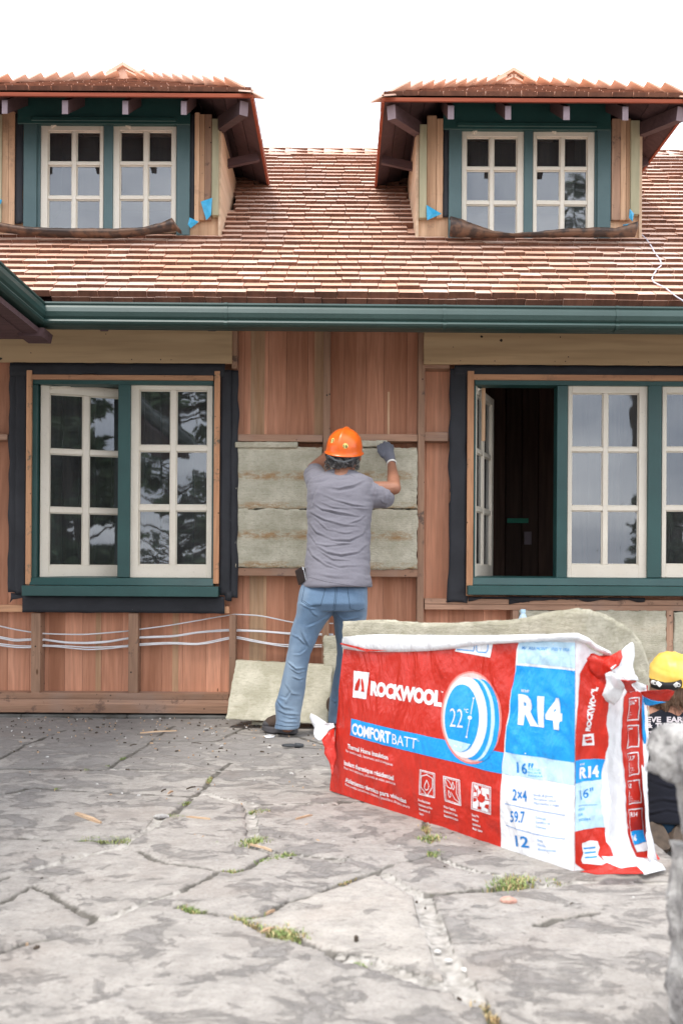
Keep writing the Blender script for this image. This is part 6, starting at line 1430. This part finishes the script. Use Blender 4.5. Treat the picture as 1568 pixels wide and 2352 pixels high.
        chain(up, [(hl+d_*.055+hz_*.058, wd_*.80), (hl+d_*.13+hz_*.058, wd_*.80), (hl+d_*(L_-.05)+hz_*.048, wd_*.74)], 16); capsule(up, hl+d_*.075+hz_*.06, wd_*.85, hl+d_*.065+hz_*.13, wd_*.88, 16)
        me = remesh(up, .005, 5); P = getco(me); P[:,2] = np.maximum(P[:,2], z0+.022); me.vertices.foreach_set('co', P.ravel()); me.update(); u_ = finish(me, 'upper', mats[0], r_)
        cap_ = MB(); cap_.ball(to-d_*.040+hz_*.044, wd_*.80, (1,1,.62), 16, 8); cap_.ball(hl+d_*.042+hz_*.05, wd_*.90, (1,1,.75), 16, 8); cm = remesh(cap_, .005, 2); P = getco(cm); P[:,2] = np.maximum(P[:,2], z0+.022); cm.vertices.foreach_set('co', P.ravel()); cm.update(); finish(cm, 'toe_cap', mats[1], r_)
    hl = G(682, 1688, 0); to = G(602, 1681.5, 0); hl.y += .03; to.y += .03
    boot(hl, to, .046, (M['boot'], M['boot_grey'])); hl = G(776,1672,0); boot(hl, hl+Vector((-.10,.22,0)), .046, (M['boot'], M['boot_grey']))
standing_worker()

M['sole'] = plain('worn_tan_sole', (.095,.070,.052), .9, (.055,.042,.033), 25, bs=50, bd=.002)
def kneeling_worker():
    zg = -.575; c = W(1541, 1800, 4.62); root = empty('person', (c.x, c.y+.1, zg), 'kneeling person in yellow hard hat and black printed T-shirt at the right edge', 'person')
    q = lambda x, y: (1411.2+.2266*x, 1473.9+.2266*y)
    b = MB(); head = W(1541, 1563, 4.62); b.ball(head+Vector((0,.02,.01)), .090, (.92,1.1,1.15), 20, 14); b.ball(head+Vector((0,.07,-.06)), .06, (1,1,.95), 14, 10); b.ball(head+Vector((0,.128,-.03)), .017, (.7,1.2,1.3), 8, 6)
    for s in (-1, 1): b.ball(head+Vector((.088*s,.015,-.018)), .019, (.45,.8,1.4), 10, 8)
    chain(b, [(W(1541,1600,4.62), .052), (W(1541,1630,4.60), .062)]); chain(b, [(W(1541,1650,4.62), .10), (W(1541,1760,4.60), .12), (W(1541,1870,4.60), .13)])
    for s in (-1, 1):
        sh, el, wr = W(1541+78*s, 1655, 4.62), W(1541+96*s, 1740, 4.80), W(1541+52*s, 1700, 5.05); chain(b, [(W(1541+40*s,1650,4.62), .07), (sh, .056), (el, .040)]); chain(b, [(el, .040), (wr, .026), (W(1541+50*s,1690,5.10), .034)])
        for k in range(4): chain(b, [(W(1541+50*s,1690,5.10), .014), (W(1541+50*s+(k-1.5)*9, 1676, 5.16), .010), (W(1541+50*s+(k-1.5)*9, 1674+k, 5.20), .009)], 8)
        chain(b, [(W(1541+50*s,1692,5.10), .014), (W(1541+28*s,1686,5.15), .010)], 8)
        hp, kn, an = W(1541+40*s, 1885, 4.62), W(1541+75*s, 1920, 5.05), W(1541+26*s, 1915, 4.60); chain(b, [(hp, .10), (kn, .06)]); chain(b, [(kn, .055), (an, .038)])
    finish(remesh(b, .007, 3), 'body', M['skin'], root)
    s = MB(); ring_loft(s, [(1512,1570,1621,4.62,.060),(1490,1594,1630,4.62,.085),(1462,1620,1643,4.62,.105),(1450,1632,1665,4.61,.118),(1452,1630,1710,4.60,.125),(1458,1624,1770,4.60,.13),(1462,1620,1820,4.60,.140),(1461,1622,1862,4.60,.155),(1461,1623,1876,4.60,.160)], 44)
    for sg in (-1, 1): a_, b_ = W(1541+72*sg, 1662, 4.62), W(1541+92*sg, 1715, 4.73); chain(s, [(W(1541+60*sg,1660,4.62), .07), (a_, .068)]); s.tube([a_, b_], [.068, .060], 20)
    me = remesh(s, .0065, 8); folds(me, [([(1470,1720),(1520,1740),(1600,1730)], 5, .006), ([(1465,1850),(1520,1838),(1600,1850)], 5, .007), ([(1470,1875),(1530,1862),(1610,1875)], 4, .006), ([(1480,1790),(1540,1810),(1600,1800)], 5, .005)], .005, 7, (1,1,1.6), 5)
    sh = finish(me, 't_shirt', M['tee_black'], root); t = bvh(sh)
    LT = plain('faded_shirt_print', (.50,.46,.48), .9)
    for tx, a, b_, cp, bo in (('EVE', (1483.5,1658.5), (1517,1658.5), 12.4, .045), ('EARL', (1530,1658.5), (1577,1658.5), 12.4, .045), ('&', (1484,1671.5), (1498,1671.5), 11, .05), ('THE', (1504,1672), (1535,1672), 11.4, .05), ('DUKE', (1542,1672), (1586,1672), 11.8, .05), ('PERFORMING', (1483,1684.8), (1580,1684.8), 5.6, .04), ('UITAR', (1482,1694.5), (1527,1694.5), 7.6, .05), ('TOWN', (1539,1694.5), (1582,1694.5), 7.6, .05)):
        decal_text(t, tx, a, b_, cp, 'lettering', LT, sh, bo, .0022)
    j = MB(); ring_loft(j, [(1470,1614,1862,4.61,.13),(1464,1620,1885,4.61,.15),(1466,1618,1903,4.61,.14),(1476,1606,1916,4.62,.11)], 36)
    for sg in (-1, 1): chain(j, [(W(1541+38*sg,1888,4.62), .105), (W(1541+72*sg,1916,5.05), .075)]); chain(j, [(W(1541+70*sg,1925,5.03), .068), (W(1541+30*sg,1915,4.66), .050)])
    me = remesh(j, .008, 6); folds(me, [([(1480,1898),(1520,1890),(1580,1900)], 4, .006)], .005, 9, (1,1,1), 8); finish(me, 'jeans', M['denim_dark'], root)
    # boots: toes on the ground, soles turned to the viewer
    for (u0, v0, u1, v1) in ((1499,1908,1515,1944), (1556,1904,1545,1938)):
        a_, b_ = W(u0, v0, 4.52), W(u1, v1, 4.46); up = MB(); chain(up, [(a_, .044), (a_.lerp(b_,.5), .046), (b_, .042)], 16); capsule(up, a_, .044, W(u0, v0-4, 4.6), .046)
        u_ = finish(remesh(up, .005, 3), 'boot', M['boot'], root); d_ = (b_-a_).normalized(); so = MB(); f_ = Vector((0,-1,.15)).normalized(); s_ = d_.cross(f_).normalized(); f_ = s_.cross(d_)
        if f_.y > 0: f_ = -f_
        rows = []
        for off, g_ in ((.034,1.0),(.056,1.0),(.061,.93)): rows.append([a_-d_*.02+d_*(((1-math.cos(t_))/2)*((b_-a_).length+.07))+s_*math.copysign(abs(math.sin(t_))**.7, math.sin(t_))*.043*g_+f_*off for t_ in np.linspace(0, 2*math.pi, 31)[:-1]])
        so.grid(rows, closed=True); so.add(rows[-1], [list(range(30))]); so.build('sole', M['sole'], u_, smooth=False)
    # hair
    h = MB(); h.ball(head+Vector((0,-.005,-.01)), .100, (1.0,1.0,1.0), 20, 12)
    for k in range(16):
        an = math.pi+math.pi*k/15; c0 = head+Vector((.092*math.cos(an), .075*math.sin(an), -.01)); chain(h, [(c0, .026), (c0+Vector((.018*math.cos(an), -.004, -.055)), .024), (c0+Vector((.006*math.cos(an)*(1 if k%2 else -1), 0, -.095-.02*(k%3)*(abs(math.cos(an)) > .4))), .014)], 8)
    me = remesh(h, .006, 2); P = getco(me); Nn = getno(me); d = np.array([.007*noise.fractal(Vector((p[0]*60, p[1]*60, p[2]*16)), 1, 2, 3) for p in P]); me.vertices.foreach_set('co', (P+Nn*d[:,None]).ravel()); me.update()
    bm = bmesh.new(); bm.from_mesh(me); bmesh.ops.delete(bm, geom=[f for f in bm.faces if f.calc_center_median().y > head.y+.05], context='FACES'); bm.to_mesh(me); bm.free(); finish(me, 'hair', M['hair_brown'], root)
    mb = MB(); rnd = random.Random(9)
    for k in range(110):
        an = math.pi+math.pi*rnd.random(); c0 = head+Vector((.10*math.cos(an), .09*math.sin(an), rnd.uniform(-.06, -.0))); L_ = rnd.uniform(.05, .11); ph = rnd.uniform(0, 6)
        mb.tube([c0+Vector((.010*math.sin(ph+t_*5)+.022*math.cos(an)*t_, -.004*math.cos(ph+t_*5), -L_*t_)) for t_ in np.linspace(0, 1, 8)], [.0030*(1-.7*t_) for t_ in np.linspace(0, 1, 8)], 5, rnd.random())
    mb.build('hair', M['hair_brown'], root, smooth=True)
    # yellow helmet with ridges, strap and knobs
    hc = W(1541, 1550, 4.63); Rm = Matrix.Rotation(R(3), 3, 'Y') @ Matrix.Rotation(R(14), 3, 'X'); mb = MB(); rows = []; ns = 64
    for i in range(19):
        ph = math.pi/2*i/18; row = []
        for k in range(ns):
            th = 2*math.pi*k/ns; r = math.sin(ph)**.78; zz = math.cos(ph)**.9 if i < 18 else 0; x, y = .106*r*math.cos(th), .128*r*math.sin(th); z = .112*zz
            rib = sum(math.exp(-((x-q_)/.005)**2) for q_ in (-.052,-.018,.018,.052))*.0035*(zz > .35); st = .004*(1 if zz < .33 else 0); n_ = Vector((x/.106, y/.128, z/.122+.01)).normalized(); row.append(Vector((x, y, z))+n_*(rib+st))
        rows.append(row)
    for sx, dz in ((1.05,-.010),(1.07,-.016),(1.07,-.019),(1.0,-.017),(.97,-.004)): rows.append([Vector((.106*sx*math.cos(2*math.pi*k/ns), .128*sx*math.sin(2*math.pi*k/ns), dz)) for k in range(ns)])
    mb.grid([[hc+Rm @ p_ for p_ in r_] for r_ in rows], closed=True); hat = mb.build('hard_hat', M['yellow'], root, smooth=True, weld=.0002)
    mb = MB(); P = [W(*q(x, y), Z) for x, y, Z in ((375,420,4.50),(430,440,4.475),(500,455,4.47),(560,455,4.47),(620,445,4.475),(665,425,4.50))]; mb.tube(P, .022, 10, .5, flat=.4); mb.build('hat_strap', M['black'], hat, smooth=True)
    for x, y, r in ((405,418,.010), (645,440,.0095)):
        c_ = W(*q(x, y), 4.452); mb = MB(); mb.tube([c_+Vector((0,.03,0)), c_], [r+.001, r], 16, .5); mb.build('knob', M['knob'], hat); mb = MB(); mb.tube([c_+Vector((0,.0,0)), c_+Vector((0,-.002,0))], r*.45, 12, .5); mb.build('knob_hub', M['black'], hat)
    for a_, b_ in (((420,412),(465,448)), ((600,452),(640,420))): mb = MB(); mb.beam(W(*q(*a_), 4.462), W(*q(*b_), 4.458), .020, .006, up=(0,1,0)); mb.build('strap_end', M['knob'], hat, bevel=.002)
kneeling_worker()
